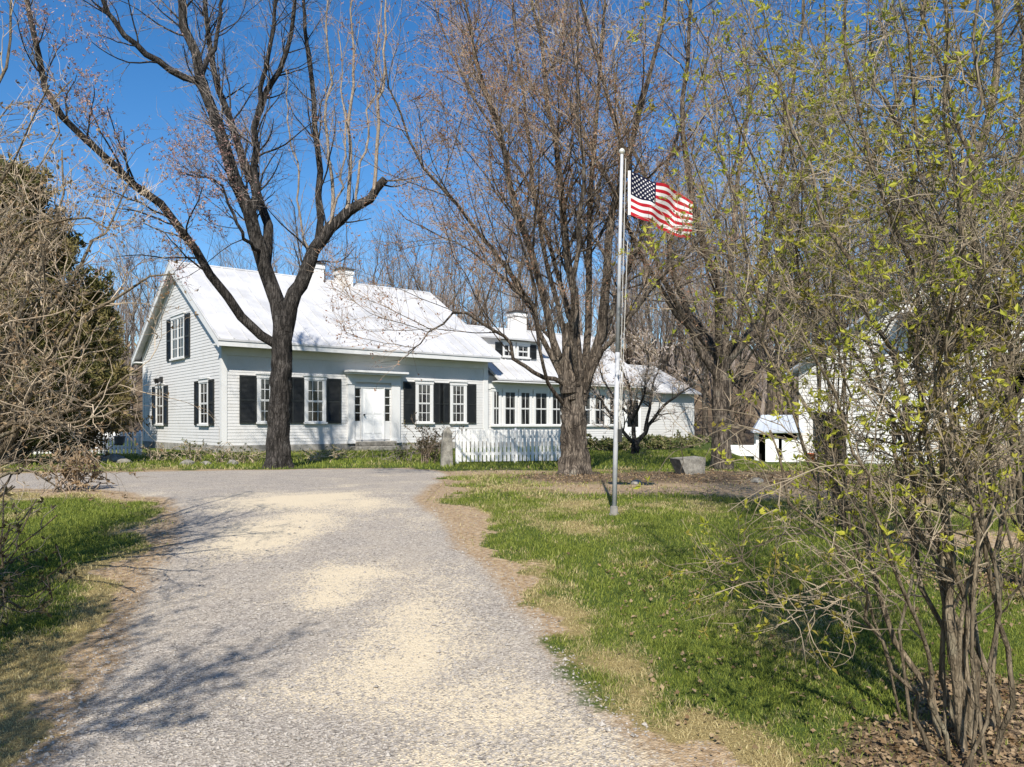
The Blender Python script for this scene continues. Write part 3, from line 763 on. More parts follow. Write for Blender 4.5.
# ------------------------------------------------------------------ barn, shed
B0 = np.array([(800-512)/F*34, 34.0]); b1 = np.array([.629, -.777]); b2 = np.array([.777, .629])
def BS(px):
    u = (px-512)/F; return (u*B0[1]-B0[0])/(b1[0]-u*b1[1])
BG = float(terrain(B0[0]+2, 32.0))-.02
def BZ(py, s): return (HOR-py)/F*(B0[1]+s*b1[1])+EYE-BG
barn = empty('barn', (B0[0], B0[1], BG), math.atan2(-.777, .629), 'big white board barn with open dark doorways behind the budding shrubs', 'barn')
bp = BS(948); BW = 2*bp; BE = BZ(369, .3); BR = BZ(262, bp); BD = 13.0; bs = (BR-BE)/bp
def bspan(z):
    if z <= BE: return (0, BW)
    a_ = (z-BE)/bs; return (min(a_, bp), max(BW-a_, bp))
ops = [(BS(813), BS(846), 0.0, BZ(412, BS(830))), (BS(908), BS(1012), BZ(349, BS(950)), BZ(318, BS(950))), (BS(1002), BS(1045), BZ(395, BS(1020)), BZ(352, BS(1020)))]
m = MB(); clapboards(m, front, -.1, BR-.05, bspan, .16, .02, ops)
clapboards(m, lambda a, o, z: (-o, a, z), -.1, BE, lambda z: (0, BD), .16, .02)
m.box(.0, .04, .05, BD, -.3, BE); m.box(BW-.04, BW, .05, BD, -.3, BE)
m.prism([(0.04, BD, -.3), (BW-.04, BD, -.3), (BW-.04, BD, BE), (bp, BD, BR-.1), (.04, BD, BE)], (0, .1, 0))
m.build('wall', M['barn'], barn)
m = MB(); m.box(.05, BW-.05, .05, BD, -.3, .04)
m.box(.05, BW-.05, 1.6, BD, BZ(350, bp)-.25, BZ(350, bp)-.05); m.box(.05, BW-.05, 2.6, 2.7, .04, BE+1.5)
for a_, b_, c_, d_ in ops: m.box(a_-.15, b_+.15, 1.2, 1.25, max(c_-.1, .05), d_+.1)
m.build('shade_lining', M['room_shade'], barn)  # floors and panels coloured black to paint the gloom inside the barn
gm_ = MB()
for xa, xb in ((-.45, bp), (BW+.45, bp)):
    za = BE-bs*.45
    gm_.prism([(xa, -.45, za), (xb, -.45, BR), (xb, -.45, BR+.1), (xa, -.45, za+.1)], (0, BD+.9, 0))
gm_.build('roof', M['roof_grey'], barn)
t = MB()
for a_, b_, c_, d_ in ops:
    t.box(a_-.12, a_, -.05, .0, max(c_, 0), d_+.14); t.box(b_, b_+.12, -.05, 0, max(c_, 0), d_+.14); t.box(a_, b_, -.05, 0, d_, d_+.14)
t.box(-.03, .18, -.04, 0, 0, BE)
t.build('door_frame', M['barn'], barn)
# long pent hood above the loft opening, dark-coloured to paint its band of shade
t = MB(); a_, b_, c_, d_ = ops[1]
t.prism([(a_-.25, -.9, d_+.05), (a_-.25, -.02, d_+.3), (a_-.25, -.02, d_+.38), (a_-.25, -.9, d_+.12)], (b_-a_+.5, 0, 0)); t.build('shaded_pent_roof', M['cap_and_shade'], barn)
# orange bucket at the doorway
q = B0+BS(818)*b1-.5*b2
m = MB(); m.lathe((0, 0, 0), ((.14, 0), (.185, .34), (.195, .34), (.195, .36), (.17, .36), (.13, .03)), 14)
bk = m.build('bucket', M['orange'], None, True); bk.location = (q[0], q[1], float(terrain(q[0], q[1]))); tag(bk, 'small orange bucket on the grass at the dark barn doorway', 'bucket')
m = MB(); pts = [(.19*math.cos(a_), .02, .35+.16*math.sin(a_)) for a_ in np.linspace(0, math.pi, 9)]
for u_, v_ in zip(pts[:-1], pts[1:]): m.tube(u_, v_, .008, n=6)
m.build('handle', M['knob'], bk)
# little shed with a bluish metal roof
Sx, Sy = (778-512)/F*33.2, 33.2
SG = float(terrain(Sx, Sy))
shed = empty('shed', (Sx, Sy, SG), R(-14), 'small white open shed with bluish grey metal roof left of the barn', 'shed')
m = MB(); hw = .88
m.box(-hw, hw, 1.3, 1.38, -.1, 1.3); m.box(-hw, -hw+.07, .0, 1.3, -.1, 1.3); m.box(hw-.07, hw, 0, 1.3, -.1, 1.3)
m.box(.15, hw, -.03, .0, -.1, .95); m.box(-hw, -hw+.12, -.035, .0, -.1, 1.25); m.box(hw-.12, hw, -.04, -.03, -.1, 1.25); m.box(-hw, hw, -.035, 0, 1.17, 1.3)
m.build('wall', M['trim'], shed)
m = MB(); m.box(-.50, .02, -.05, -.01, 0.0, 1.02); m.box(-.46, -.02, -.065, -.05, .1, .5); m.box(-.46, -.02, -.065, -.05, .56, .96); m.build('door', M['door'], shed)
m = MB(); r0 = [(-1.02, -.35, 1.27), (1.02, -.35, 1.27), (1.02, 1.6, 1.27), (-1.02, 1.6, 1.27)]; r1 = [(-.62, .42, 1.95), (.62, .42, 1.95), (.62, .85, 1.95), (-.62, .85, 1.95)]
for k in range(4): m.poly([r0[k], r0[(k+1) % 4], r1[(k+1) % 4], r1[k]])
m.poly(r1); m.poly([(p[0], p[1], 1.21) for p in r0][::-1])
for k in range(4): a_, b_ = r0[k], r0[(k+1) % 4]; m.poly([(a_[0], a_[1], 1.21), (b_[0], b_[1], 1.21), b_, a_])
for x in np.linspace(-.9, .9, 7): m.tube((x, -.36, 1.28), (x*.62, .42, 1.96), .018, n=6)
m.build('roof', M['roof_grey'], shed)
m = MB(); m.box(-.8, .8, .6, .64, .05, 1.2); m.build('shade_lining', M['room_shade'], shed)  # black panel paints the shade under the shed roof
# low white board wall beside the shed
m = MB()
for k in range(4): m.box(-.55, .55, -.02+.002*k, .02, .02+k*.115, .125+k*.115)
m.box(-.6, -.5, -.04, .04, -.15, .52); m.box(.5, .6, -.04, .04, -.15, .52)
lw = m.build('board_fence', M['fence']); q = ((742-512)/F*33, 33); lw.location = (q[0], q[1], float(terrain(*q))); tag(lw, 'low white board fence panel left of the small metal roofed shed', 'fence')

# ------------------------------------------------------------------ fences, posts, stones
def picket_fence(p0, p1, n, h, label, wd=.078, posts=3):
    p0 = np.array(p0, float); p1 = np.array(p1, float); d = p1-p0; ln = float(np.hypot(*d)); g = float(terrain(*p0))
    root = empty('picket_fence', (p0[0], p0[1], g), math.atan2(d[1], d[0]), label, 'fence')
    rr = random.Random(n)
    for k in range(n):
        x = ln*(k+.5)/n; hh = h*(1+rr.uniform(-.03, .02)); tl = rr.uniform(-.012, .012)
        pts = [(x-wd/2, 0, .05), (x+wd/2, 0, .05), (x+wd/2+tl, 0, hh-.07), (x+tl, 0, hh), (x-wd/2+tl, 0, hh-.07)]
        MB().prism(pts, (0, -.02, 0)).build('picket', M['fence'], root)
    for z in (.22, h*.72): MB().box(0, ln, .001, .04, z, z+.075).build('rail', M['fence'], root)
    for k in range(posts):
        x = ln*k/(posts-1); MB().box(x-.05, x+.05, .041, .14, -.3, h*.95).lathe((x, .09, h*.95), ((.06, 0), (.03, .05), (.005, .08)), 8).build('post', M['fence'], root)
    return root
picket_fence(((458-512)/F*21.2, 21.2), ((573-512)/F*22.0, 22.0), 29, .93, 'weathered white picket fence in front of the wing behind the big brown maple')
picket_fence(((30-512)/F*27, 27.2), ((139-512)/F*27.3, 27.3), 28, .80, 'short white picket fence at the left end of the farmhouse gable', posts=4)
q = ((118-512)/F*26.8, 26.9)
m = MB(); m.lathe((0, 0, 0), ((.10, 0), (.16, .10), (.17, .26), (.19, .27), (.19, .31), (.14, .31)), 12)
hp = m.build('planter', M['pot'], None, True); hp.location = (q[0], q[1], HG+.34); tag(hp, 'small dark grey planter hung on the short white picket fence', 'planter')
# granite post
q = GP(447, 466.5); m = MB(); h = 1.0
m.prism([(-.17, -.1, -.2), (.15, -.1, -.2), (.13, -.1, h*.55), (.11, -.09, h*.86), (.01, -.08, h), (-.1, -.09, h*.88), (-.14, -.1, h*.5)], (0, .2, 0))
gp = m.build('granite_post', M['stone'], None, False, .025); gp.location = (q[0], q[1], HG); gp.rotation_euler = (0, 0, .2)
tag(gp, 'upright rough granite post at the left end of the white picket fence', 'post')
# big cut stone on the lawn
q = GP(688, 473.5); m = MB()
bt = [(-.20, -.22, -.05), (.34, -.22, -.05), (.36, .25, -.05), (-.16, .25, -.05)]; tp = [(-.40, -.20, .36), (.36, -.24, .40), (.40, .28, .42), (-.36, .3, .38)]
for k in range(4): m.poly([bt[k], bt[(k+1) % 4], tp[(k+1) % 4], tp[k]])
m.poly(tp); m.poly(bt[::-1])
st = m.build('granite_block', M['stone'], None, False, .03); st.location = (q[0], q[1], float(terrain(*q))); st.rotation_euler = (0, 0, .42); st.scale = (.85, .85, .88); tag(st, 'cut granite block on the brown ground right of the flagpole', 'stone')
def rock(px, py, s, seed, label, group=None):
    r = np.random.default_rng(seed); q = GP(px, py)
    import bmesh
    bm = bmesh.new(); bmesh.ops.create_icosphere(bm, subdivisions=2, radius=1)
    sc = np.array([1.0, .75, .5])*s
    for v in bm.verts:
        c = np.array(v.co); k = 1+.35*(float(fbm(c[0]*1.7+seed, c[1]*1.7+c[2]*2.1, 3))-.5)*2
        v.co = c*k*sc
    me = bpy.data.meshes.new('rock'); bm.to_mesh(me); bm.free(); me.materials.append(M['stone'])
    o = link(bpy.data.objects.new('rock', me)); o.location = (q[0], q[1], float(terrain(*q))+.1*s); o.rotation_euler = (0, 0, r.uniform(0, 6))
    return tag(o, label, 'rock', group)
for k, (px, py, s) in enumerate(((113, 462, .34), (124, 463, .22), (104, 460.5, .25), (187, 465, .2), (206, 465, .17), (233, 464.5, .2))):
    rock(px, py, s, k, 'pale rock edging the plant bed before the farmhouse gable', 'pale rocks along the plant bed')
rock(636, 484, .13, 20, 'small pale stone on brown ground just right of the flagpole')
rock(757, 482, .16, 21, 'small pale stone on the bare ground before the little shed')

# ------------------------------------------------------------------ flagpole and flag
fy = 10.1; q = ((614-512)/F*fy, fy); g = float(terrain(*q)); lean = (8/F*fy)/4.6
pole = empty('flagpole', (q[0], q[1], g), 0, 'tall thin grey metal flagpole standing on the lawn', 'flagpole')
H = 4.55
m = MB(); m.tube((0, 0, -.1), (lean*H*.45, 0, H*.45), .031, .029, 14); m.tube((lean*H*.45, 0, H*.45), (lean*H, 0, H), .027, .019, 14)
m.build('shaft', M['pole'], pole, True)
m = MB(); m.lathe((0, 0, -.02), ((.07, 0), (.07, .03), (.05, .05), (.048, .12), (.038, .13)), 14); m.build('base_collar', M['found'], pole, True)
m = MB(); m.lathe((lean*H, 0, H), ((.02, 0), (.03, .01), (.038, .03), (.038, .045), (.025, .065), (.008, .075)), 12); m.build('finial', M['gold'], pole, True)
m = MB(); m.tube((lean*1.0+.04, -.03, 1.0), (lean*H+.045, -.02, H-.06), .005, n=5); m.tube((lean*1.0+.055, -.03, 1.0), (lean*(H-1.4)+.10, -.02, H-1.1), .005, n=5); m.build('halyard', M['rope'], pole)
m = MB(); m.box(lean+.02, lean+.075, -.05, -.02, .92, 1.08); m.build('cleat', M['knob'], pole)
# the flag
def FP(u, v):
    x0, z0 = PX(630.5, 171, fy)[[0, 2]]
    x = x0+.83*u-.09*v*u+.02*math.sin(11*u+3*v)*u; z = z0-.56*v-.34*u*(1-.12*v)+.022*math.sin(10*u+2.5*v+.6)*u
    y = fy-.02+.10*u+(.075*math.sin(9.5*u+2.6*v)+.03*math.sin(19*u-3*v+1))*min(1, u*3)
    return np.array([x, y, z])
NU, NV = 40, 26
V = [FP(i/NU, j/NV) for j in range(NV+1) for i in range(NU+1)]
Qf = []; mi = []
for j in range(NV):
    for i in range(NU):
        b = j*(NU+1)+i; Qf.append((b, b+1, b+NU+2, b+NU+1))
        s = j//2
        mi.append(2 if (i < 16 and s < 7) else (0 if s % 2 == 0 else 1))
for j in range(NV):                  # white hoist band
    b = len(V); e = np.array([-.035, 0, 0])
    V += [FP(0, j/NV)+e, FP(0, j/NV), FP(0, (j+1)/NV), FP(0, (j+1)/NV)+e]; Qf.append((b, b+1, b+2, b+3)); mi.append(1)
star_polys = []
for row in range(9):
    n = 6 if row % 2 == 0 else 5
    for k in range(n):
        cu = .4*((k+.5)/6 if n == 6 else (k+1)/6); cv = (7/13)*(row+1)/10
        for off in (-.004, .004):
            b = len(V); P = [FP(cu, cv)+[0, off, 0]]
            for a_ in range(10):
                rr_ = .017 if a_ % 2 == 0 else .007; an = math.pi/2+a_*math.pi/5
                P.append(FP(cu+rr_*math.cos(an)/.92, cv-rr_*math.sin(an)/.58)+[0, off, 0])
            V += P
            for a_ in range(10): star_polys.append((b, b+1+a_, b+1+(a_+1) % 10)); mi.append(1)
fl = mesh_np('flag', np.array(V)-FP(0, 0), [np.array(Qf), np.array(star_polys)], None, None, True, None, [M['red'], M['white'], M['blue']], mi)
fl.location = FP(0, 0); tag(fl, 'red and white striped flag with starry blue corner flying from the pole', 'flag')
# ------------------------------------------------------------------ the big trees
K = 16
# dark maple by the drive
y0 = 19.5
def lp(pts, r0, r1, seed, jit=.03): return limb([(a, b, y0+c) for a, b, c in pts], r0, r1, K, jit, seed)
tr = limb([(278, 472, y0), (278.5, 440, y0), (280, 400, y0), (281.5, 360, y0), (284, 318, y0)], .265, .24, 28, .01, 1, .16)
LM = [
 lp([(283, 335, 0), (274, 298, 0), (262, 255, -.1), (249, 218, -.2), (232, 170, -.2), (215, 120, -.2), (200, 80, -.2), (190, 40, -.1), (181, 0, 0), (172, -60, 0), (160, -130, .2)], .20, .05, 2),
 lp([(205, 92, -.2), (190, 78, -.3), (165, 64, -.5), (135, 45, -.8), (112, 18, -1), (92, -25, -1.2), (75, -70, -1.3)], .09, .03, 3),
 lp([(282, 348, 0), (258, 333, -.2), (236, 311, -.5), (215, 282, -.9), (195, 250, -1.3), (170, 216, -1.8), (142, 192, -2.3), (108, 163, -2.8), (70, 128, -3.3), (48, 95, -3.6), (36, 50, -3.9), (25, -10, -4)], .12, .045, 4),
 lp([(285, 332, 0), (292, 302, 0), (307, 266, .1), (322, 240, .2), (344, 216, .4), (366, 199, .6), (385, 179, .7)], .20, .10, 5),
 lp([(300, 285, .1), (316, 250, .2), (320, 200, .3), (318, 150, .3), (312, 90, .3), (306, 30, .4), (300, -60, .4)], .10, .03, 6),
 lp([(265, 272, 0), (268, 235, .3), (258, 195, .5), (240, 148, .6), (222, 100, .7), (210, 55, .8), (205, 0, .8), (196, -80, .9)], .13, .03, 7),
 lp([(266, 275, 0), (258, 235, -.2), (254, 195, -.3), (255, 150, -.4), (258, 110, -.4), (270, 84, -.4), (286, 58, -.4), (291, 20, -.4), (300, -30, -.4)], .11, .035, 8),
 lp([(258, 112, -.4), (262, 85, -.6), (270, 45, -.8), (276, 0, -.9), (280, -70, -1)], .06, .025, 9),
 lp([(262, 255, -.1), (246, 240, -.8), (225, 195, -1.2), (212, 180, -1.4), (195, 178, -1.6), (180, 172, -1.8)], .05, .015, 10),
 lp([(200, 80, -.2), (215, 45, 0), (222, 10, .2), (232, -40, .3), (240, -90, .4)], .06, .02, 11)]
SPR = [lp(p, r0, .012, 30+i, .04) for i, (p, r0) in enumerate([
 ([(346, 216, .4), (350, 170, .4), (351, 120, .4), (354, 60, .4), (353, 0, .4), (357, -60, .4)], .055),
 ([(374, 190, .6), (377, 150, .6), (380, 100, .6), (384, 40, .6), (383, -10, .6), (386, -70, .6)], .05),
 ([(330, 232, .3), (333, 190, .3), (326, 140, .3), (330, 80, .3), (327, 20, .3), (330, -50, .3)], .05),
 ([(356, 207, .5), (364, 150, .7), (372, 100, .9), (376, 60, 1), (382, 0, 1.1)], .035),
 ([(310, 262, .1), (300, 215, 0), (296, 165, -.2), (290, 120, -.3), (286, 70, -.4)], .03),
 ([(322, 240, .2), (338, 200, .1), (345, 150, 0), (342, 90, 0), (338, 30, -.1)], .03)])]
levels = [dict(part='branches', dens=3.0, L=1.8, ang=(25, 60), K=8, trop=.035, wob=.15, rr=.32, rmax=.026, rmin=.008, tmin=.2, bias=.08, sides=5),
          dict(part='twigs', dens=5.5, L=1.1, ang=(25, 60), K=6, trop=.03, wob=.17, rr=.5, rmax=.014, rmin=.005, tmin=.12, bias=.08, sides=3),
          dict(part='twigs', dens=7.0, L=.5, ang=(25, 65), K=4, trop=.04, wob=.12, rr=.6, rmax=.007, rmin=.0035, tmin=.15, bias=.12, sides=3)]
def keep_rose(p, r):      # the tinted buds sit on the low outer limb
    px = 512+p[:, 0]/p[:, 1]*F; py = HOR-(p[:, 2]-EYE)/p[:, 1]*F
    w_ = .8*np.maximum(sstep(265, 215, px)*sstep(100, 150, py)*sstep(310, 260, py), sstep(130, 95, px)*sstep(-20, 30, py))+.04
    return r.random(len(p)) < w_
bpos = PX(277, 472, y0)
left_maple = tree('maple_tree', 'dark forked maple at the end of the drive in front of the farmhouse', 'tree', (bpos[0], y0, HG-.05), LM, levels,
     (M['bark_dark'], M['bark_dark'], M['twig_grey']), 41, dict(name='buds', on=[(2, 5.0), (3, 3.5)], size=.055, mat=M['bud_rose'], keep=keep_rose, cluster=2), trunk_extra=[tr])
P_, R_ = stack(SPR); c1 = spawn(P_, R_, 2.6, 1.3, (20, 45), 7, .1, .08, .4, .012, .006, .15, .35, r=np.random.default_rng(5))
c2 = spawn(c1[0], c1[1], 4.5, .6, (25, 50), 5, .06, .1, .6, .006, .0035, .1, .2, r=np.random.default_rng(6))
V, Q = cat_mesh([tubes(P_, R_, 8), tubes(*c1, 4), tubes(*c2, 3)])
mesh_np('sprouts', V-np.array([bpos[0], y0, HG-.05]), Q, M['bark_pale'], left_maple, True)

# brown maple by the flagpole
y1 = 16.8
def cp(pts, r0, r1, seed, jit=.035): return limb([(a, b, y1+c) for a, b, c in pts], r0, r1, K, jit, seed)
tr2 = [limb([(574, 480, y1), (574, 450, y1), (574, 420, y1), (573, 395, y1), (573, 372, y1)], .262, .26, 28, .012, 51, .18),
       cp([(570, 392, -.1), (570, 365, -.15), (570, 345, -.15), (570, 323, -.15)], .20, .13, 52, .01)]
CM = [
 cp([(566, 400, 0), (556, 352, -.1), (547, 312, -.2), (538, 280, -.3), (522, 222, -.5), (502, 150, -.7), (482, 80, -.8), (463, 0, -1), (450, -80, -1.1)], 0.088, 0.015, 61),
 cp([(575, 395, 0), (578, 345, .2), (575, 300, .3), (566, 240, .4), (560, 180, .4), (549, 100, .5), (536, 20, .5), (526, -90, .6)], 0.103, 0.015, 62),
 cp([(582, 400, 0), (594, 352, -.1), (602, 310, -.2), (606, 268, -.3), (614, 208, -.3), (630, 140, -.4), (650, 70, -.5), (667, 0, -.6), (680, -80, -.6)], 0.114, 0.015, 63),
 cp([(579, 392, .1), (586, 335, .4), (590, 280, .6), (590, 220, .8), (592, 150, .9), (600, 80, 1), (604, 0, 1.1), (608, -90, 1.2)], 0.083, 0.015, 64),
 cp([(564, 398, 0), (549, 345, -.3), (528, 302, -.6), (500, 262, -1), (466, 216, -1.3), (430, 176, -1.6), (400, 120, -1.8), (385, 60, -1.9)], 0.062, 0.013, 65),
 cp([(566, 385, -.2), (546, 377, -.5), (526, 369, -.8), (510, 346, -1.1), (491, 331, -1.4), (462, 314, -1.7), (440, 328, -1.9), (420, 345, -2), (408, 352, -2)], 0.052, 0.010, 66),
 cp([(572, 390, .2), (563, 335, .6), (549, 272, 1), (536, 200, 1.3), (527, 130, 1.5), (516, 50, 1.7), (510, -50, 1.9)], 0.067, 0.013, 67),
 cp([(584, 392, -.1), (606, 346, -.4), (640, 302, -.8), (680, 262, -1.1), (716, 212, -1.3), (740, 150, -1.4), (755, 80, -1.5)], 0.062, 0.013, 68),
 cp([(575, 390, .2), (570, 322, .9), (555, 262, 1.4), (530, 190, 1.9), (492, 130, 2.3), (455, 60, 2.6), (432, 0, 2.9)], 0.067, 0.013, 69),
 cp([(581, 388, .2), (602, 332, .9), (626, 280, 1.5), (650, 220, 1.9), (672, 150, 2.2), (700, 80, 2.5), (722, 10, 2.8)], 0.067, 0.013, 70),
 cp([(564, 405, -.1), (548, 385, -.6), (540, 340, -1.1), (534, 290, -1.5), (520, 240, -1.9), (508, 180, -2.1), (500, 120, -2.3)], 0.041, 0.010, 71),
 cp([(578, 385, -.2), (572, 320, -.9), (576, 250, -1.4), (584, 180, -1.8), (575, 100, -2), (580, 20, -2.2), (578, -70, -2.4)], 0.057, 0.013, 72),
 cp([(568, 392, .2), (545, 330, .8), (505, 280, 1.4), (470, 250, 1.9), (440, 235, 2.2), (415, 225, 2.5), (398, 210, 2.6)], 0.041, 0.010, 73)]
lv2 = [dict(part='branches', dens=3.3, L=2.9, ang=(28, 66), K=8, trop=.04, wob=.14, rr=.38, rmax=.032, rmin=.009, tmin=.22, bias=.18, sides=5),
       dict(part='twigs', dens=6.6, L=1.15, ang=(25, 62), K=6, trop=.035, wob=.16, rr=.5, rmax=.014, rmin=.005, tmin=.15, bias=.1, sides=3),
       dict(part='twigs', dens=8.0, L=.55, ang=(25, 62), K=4, trop=.04, wob=.12, rr=.6, rmax=.007, rmin=.0035, tmin=.15, bias=.12, sides=3)]
b2_ = PX(574, 480, y1)
tree('maple_tree', 'broad brown barked maple with reddish buds in front of the wing, left of the flagpole', 'tree', (b2_[0], y1, HG-.03), CM, lv2,
     (M['bark_brown'], M['bark_brown'], M['twig_red']), 42, dict(name='buds', on=[(2, 2.0), (3, 1.3)], size=.05, mat=M['bud_red']), trunk_extra=tr2)

# generic bare tree grown from a base point
def bare_limbs(base, h, nl, r0, spread, seed, fork=.25, lean=(0, 0), K=14):
    r = np.random.default_rng(seed); b = np.array(base, float); out = []
    top = b+np.array([lean[0], lean[1], 1.0])*h*fork
    out.append(limb_w([b, b+(top-b)*.35+r.normal(size=3)*.04, b+(top-b)*.7, top], r0, r0*.8, K, .02, seed, r0*.35))
    for k in range(nl):
        a = 2*math.pi*(k+r.uniform(-.3, .3))/nl; sp = spread*r.uniform(.55, 1.15); hh = h*(1-fork)*r.uniform(.75, 1.05)
        d = np.array([math.cos(a), math.sin(a), 0])*sp+np.array([lean[0], lean[1], 0])*h*.4
        z = np.array([0, 0, 1.0])
        st = top-z*h*fork*.25*r.random()
        out.append(limb_w([st, st+d*.30+z*hh*.18+r.normal(size=3)*.1, st+d*.62+z*hh*.48+r.normal(size=3)*.15, st+d*.85+z*hh*.75+r.normal(size=3)*.2, st+d+z*hh], r0*.5*r.uniform(.5, 1), r0*.07, K, .04, seed*31+k))
    return out
def lvl(q=1.0, L1=2.2): return [dict(part='branches', dens=2.3*q, L=L1, ang=(22, 55), K=7, trop=.06, wob=.10, rr=.42, rmax=.05, rmin=.012, tmin=.15, bias=.25, sides=4),
          dict(part='twigs', dens=4.6*q, L=1.25, ang=(25, 58), K=5, trop=.05, wob=.12, rr=.5, rmax=.016, rmin=.007, tmin=.12, bias=.15, sides=3),
          dict(part='twigs', dens=4.6*q, L=.62, ang=(25, 62), K=4, trop=.04, wob=.12, rr=.6, rmax=.009, rmin=.005, tmin=.12, bias=.1, sides=3)]
# tree in front of the shed and trees around the barn, right half
q = GP(722, 469); bz = float(terrain(*q))
tree('bare_tree', 'thick trunked budding tree just left of the little shed', 'tree', (q[0], q[1], bz-.05), bare_limbs((q[0], q[1], bz-.05), 13.5, 9, .22, 4.8, 5, .20), lvl(.9),
     (M['bark_brown'], M['bark_brown'], M['twig_tan']), 43, dict(name='buds', on=[(2, .8), (3, .4)], size=.05, mat=M['leaf']))
# little fruit tree before the wing
yf = 27.5
def fp(pts, r0, r1, seed): return limb([(a, b, yf+c) for a, b, c in pts], r0, r1, 12, .02, seed)
FT = [fp([(634, 456.5, 0), (635, 448, 0), (635, 442, 0)], .14, .12, 80),
      fp([(635, 444, 0), (626, 434, -.2), (618, 424, -.4), (608, 410, -.6), (598, 396, -.8), (588, 385, -.9)], .07, .02, 81),
      fp([(635, 443, 0), (633, 425, .2), (632, 408, .3), (630, 390, .4), (622, 370, .5), (618, 352, .5)], .08, .02, 82),
      fp([(636, 444, 0), (646, 430, -.1), (656, 415, -.2), (668, 402, -.3), (682, 392, -.4), (696, 384, -.4)], .08, .02, 83),
      fp([(645, 431, 0), (650, 408, .3), (652, 390, .5), (658, 370, .6), (664, 350, .7)], .06, .02, 84),
      fp([(633, 418, 0), (642, 400, -.5), (646, 380, -.8), (648, 360, -.9), (645, 342, -1)], .05, .015, 85),
      fp([(633, 420, 0), (618, 402, .5), (606, 384, .8), (600, 368, 1), (596, 352, 1)], .05, .015, 86)]
bf = PX(634, 456.5, yf)
tree('fruit_tree', 'small dark forked fruit tree with fine grey twigs before the low wing end', 'tree', (bf[0], yf, HG-.03), FT,
     [dict(part='branches', dens=4, L=1.0, ang=(25, 60), K=6, trop=.05, wob=.14, rr=.5, rmax=.03, rmin=.012, tmin=.2, bias=.15, sides=4),
      dict(part='twigs', dens=9, L=.75, ang=(25, 65), K=5, trop=.05, wob=.14, rr=.5, rmax=.012, rmin=.008, tmin=.1, bias=.15, sides=3),
      dict(part='twigs', dens=6, L=.35, ang=(25, 65), K=4, trop=.05, wob=.14, rr=.5, rmax=.008, rmin=.006, tmin=.1, bias=.15, sides=3)],
     (M['bark_dark'], M['bark_dark'], M['twig_tan']), 44, dict(name='buds', on=[(2, 3), (3, 2.5)], size=.07, mat=M['blossom']))

# background trees: four kinds, copied
protos = []
for i, (h, nl, sp, tw_, bud, lab) in enumerate(((14, 8, 4.0, 'twig_grey', None, 0), (15, 7, 2.6, 'twig_bg', 'bud_red', 0), (13, 9, 4.6, 'twig_red', 'bud_red', 0), (14, 8, 3.6, 'twig_tan', 'leaf', 0))):
    bd = dict(name='buds', on=[(2, .5), (3, .35)], size=.08, mat=M[bud]) if bud else None
    t_ = tree('bare_tree', 'bare spring tree', 'tree', (0, 0, 0), bare_limbs((0, 0, 0), h, nl, .15, sp*1.25, 200+i, .3), lvl(.74, 2.6), (M['bark_brown'], M['bark_brown'], M[tw_]), 300+i, bd, sides0=8)
    protos.append(t_)
bgspots = [  # px, Y, scale, kind, which
 (118, 60, 1.1, 0), (165, 58, 1.15, 1), (205, 64, 1.3, 0), (248, 62, 1.3, 2), (292, 66, 1.4, 1), (335, 60, 1.3, 0), (378, 64, 1.4, 2), (415, 58, 1.25, 1), (452, 66, 1.4, 0),
 (498, 62, 1.35, 2), (540, 66, 1.4, 1), (585, 62, 1.3, 0), (628, 64, 1.3, 1), (60, 62, 1.3, 2), (18, 56, 1.2, 0),
 (668, 60, 1.3, 2), (705, 46, 1.15, 1), (742, 52, 1.25, 0), (770, 44, 1.2, 3), (812, 58, 1.4, 2), (655, 63, 1.3, 3), (690, 58, 1.2, 0), (848, 56, 1.5, 3), (895, 60, 1.5, 1), (940, 56, 1.5, 0), (985, 60, 1.6, 3), (1030, 52, 1.5, 2), (790, 48, 1.35, 3), (830, 50, 1.5, 0), (870, 49, 1.55, 2), (915, 51, 1.6, 3), (960, 50, 1.5, 1), (1008, 53, 1.6, 0), (730, 42, 1.2, 2), (660, 52, 1.15, 1)]
for k, (px, Y, s, kd) in enumerate(bgspots):
    first = not protos[kd].get('used')
    o = protos[kd] if first else copy_tree(protos[kd])
    protos[kd]['used'] = 1
    X = (px-512)/F*Y
    o.location = (X, Y, float(terrain(X, Y))-.1); o.scale = (s, s, s*random.uniform(.8, 1.0)); o.rotation_euler = (0, 0, random.uniform(0, 6.28))
    if px < 150: lb, gr_ = 'bare spring tree far behind the left fence and the evergreen', 'bare trees left of the farmhouse'
    elif px < 640: lb, gr_ = 'bare grey spring tree rising behind the white farmhouse roof', 'bare trees behind the farmhouse'
    elif px < 800: lb, gr_ = 'bare spring tree in the woods between the wing and the barn', 'bare trees between the wing and the barn'
    else: lb, gr_ = 'bare spring tree rising behind the white barn', 'bare trees behind the barn'
    tag(o, lb, 'tree', gr_)
for p in protos:
    if 'used' in p: del p['used']
for o in list(scene.objects):
    if 'used' in o: del o['used']
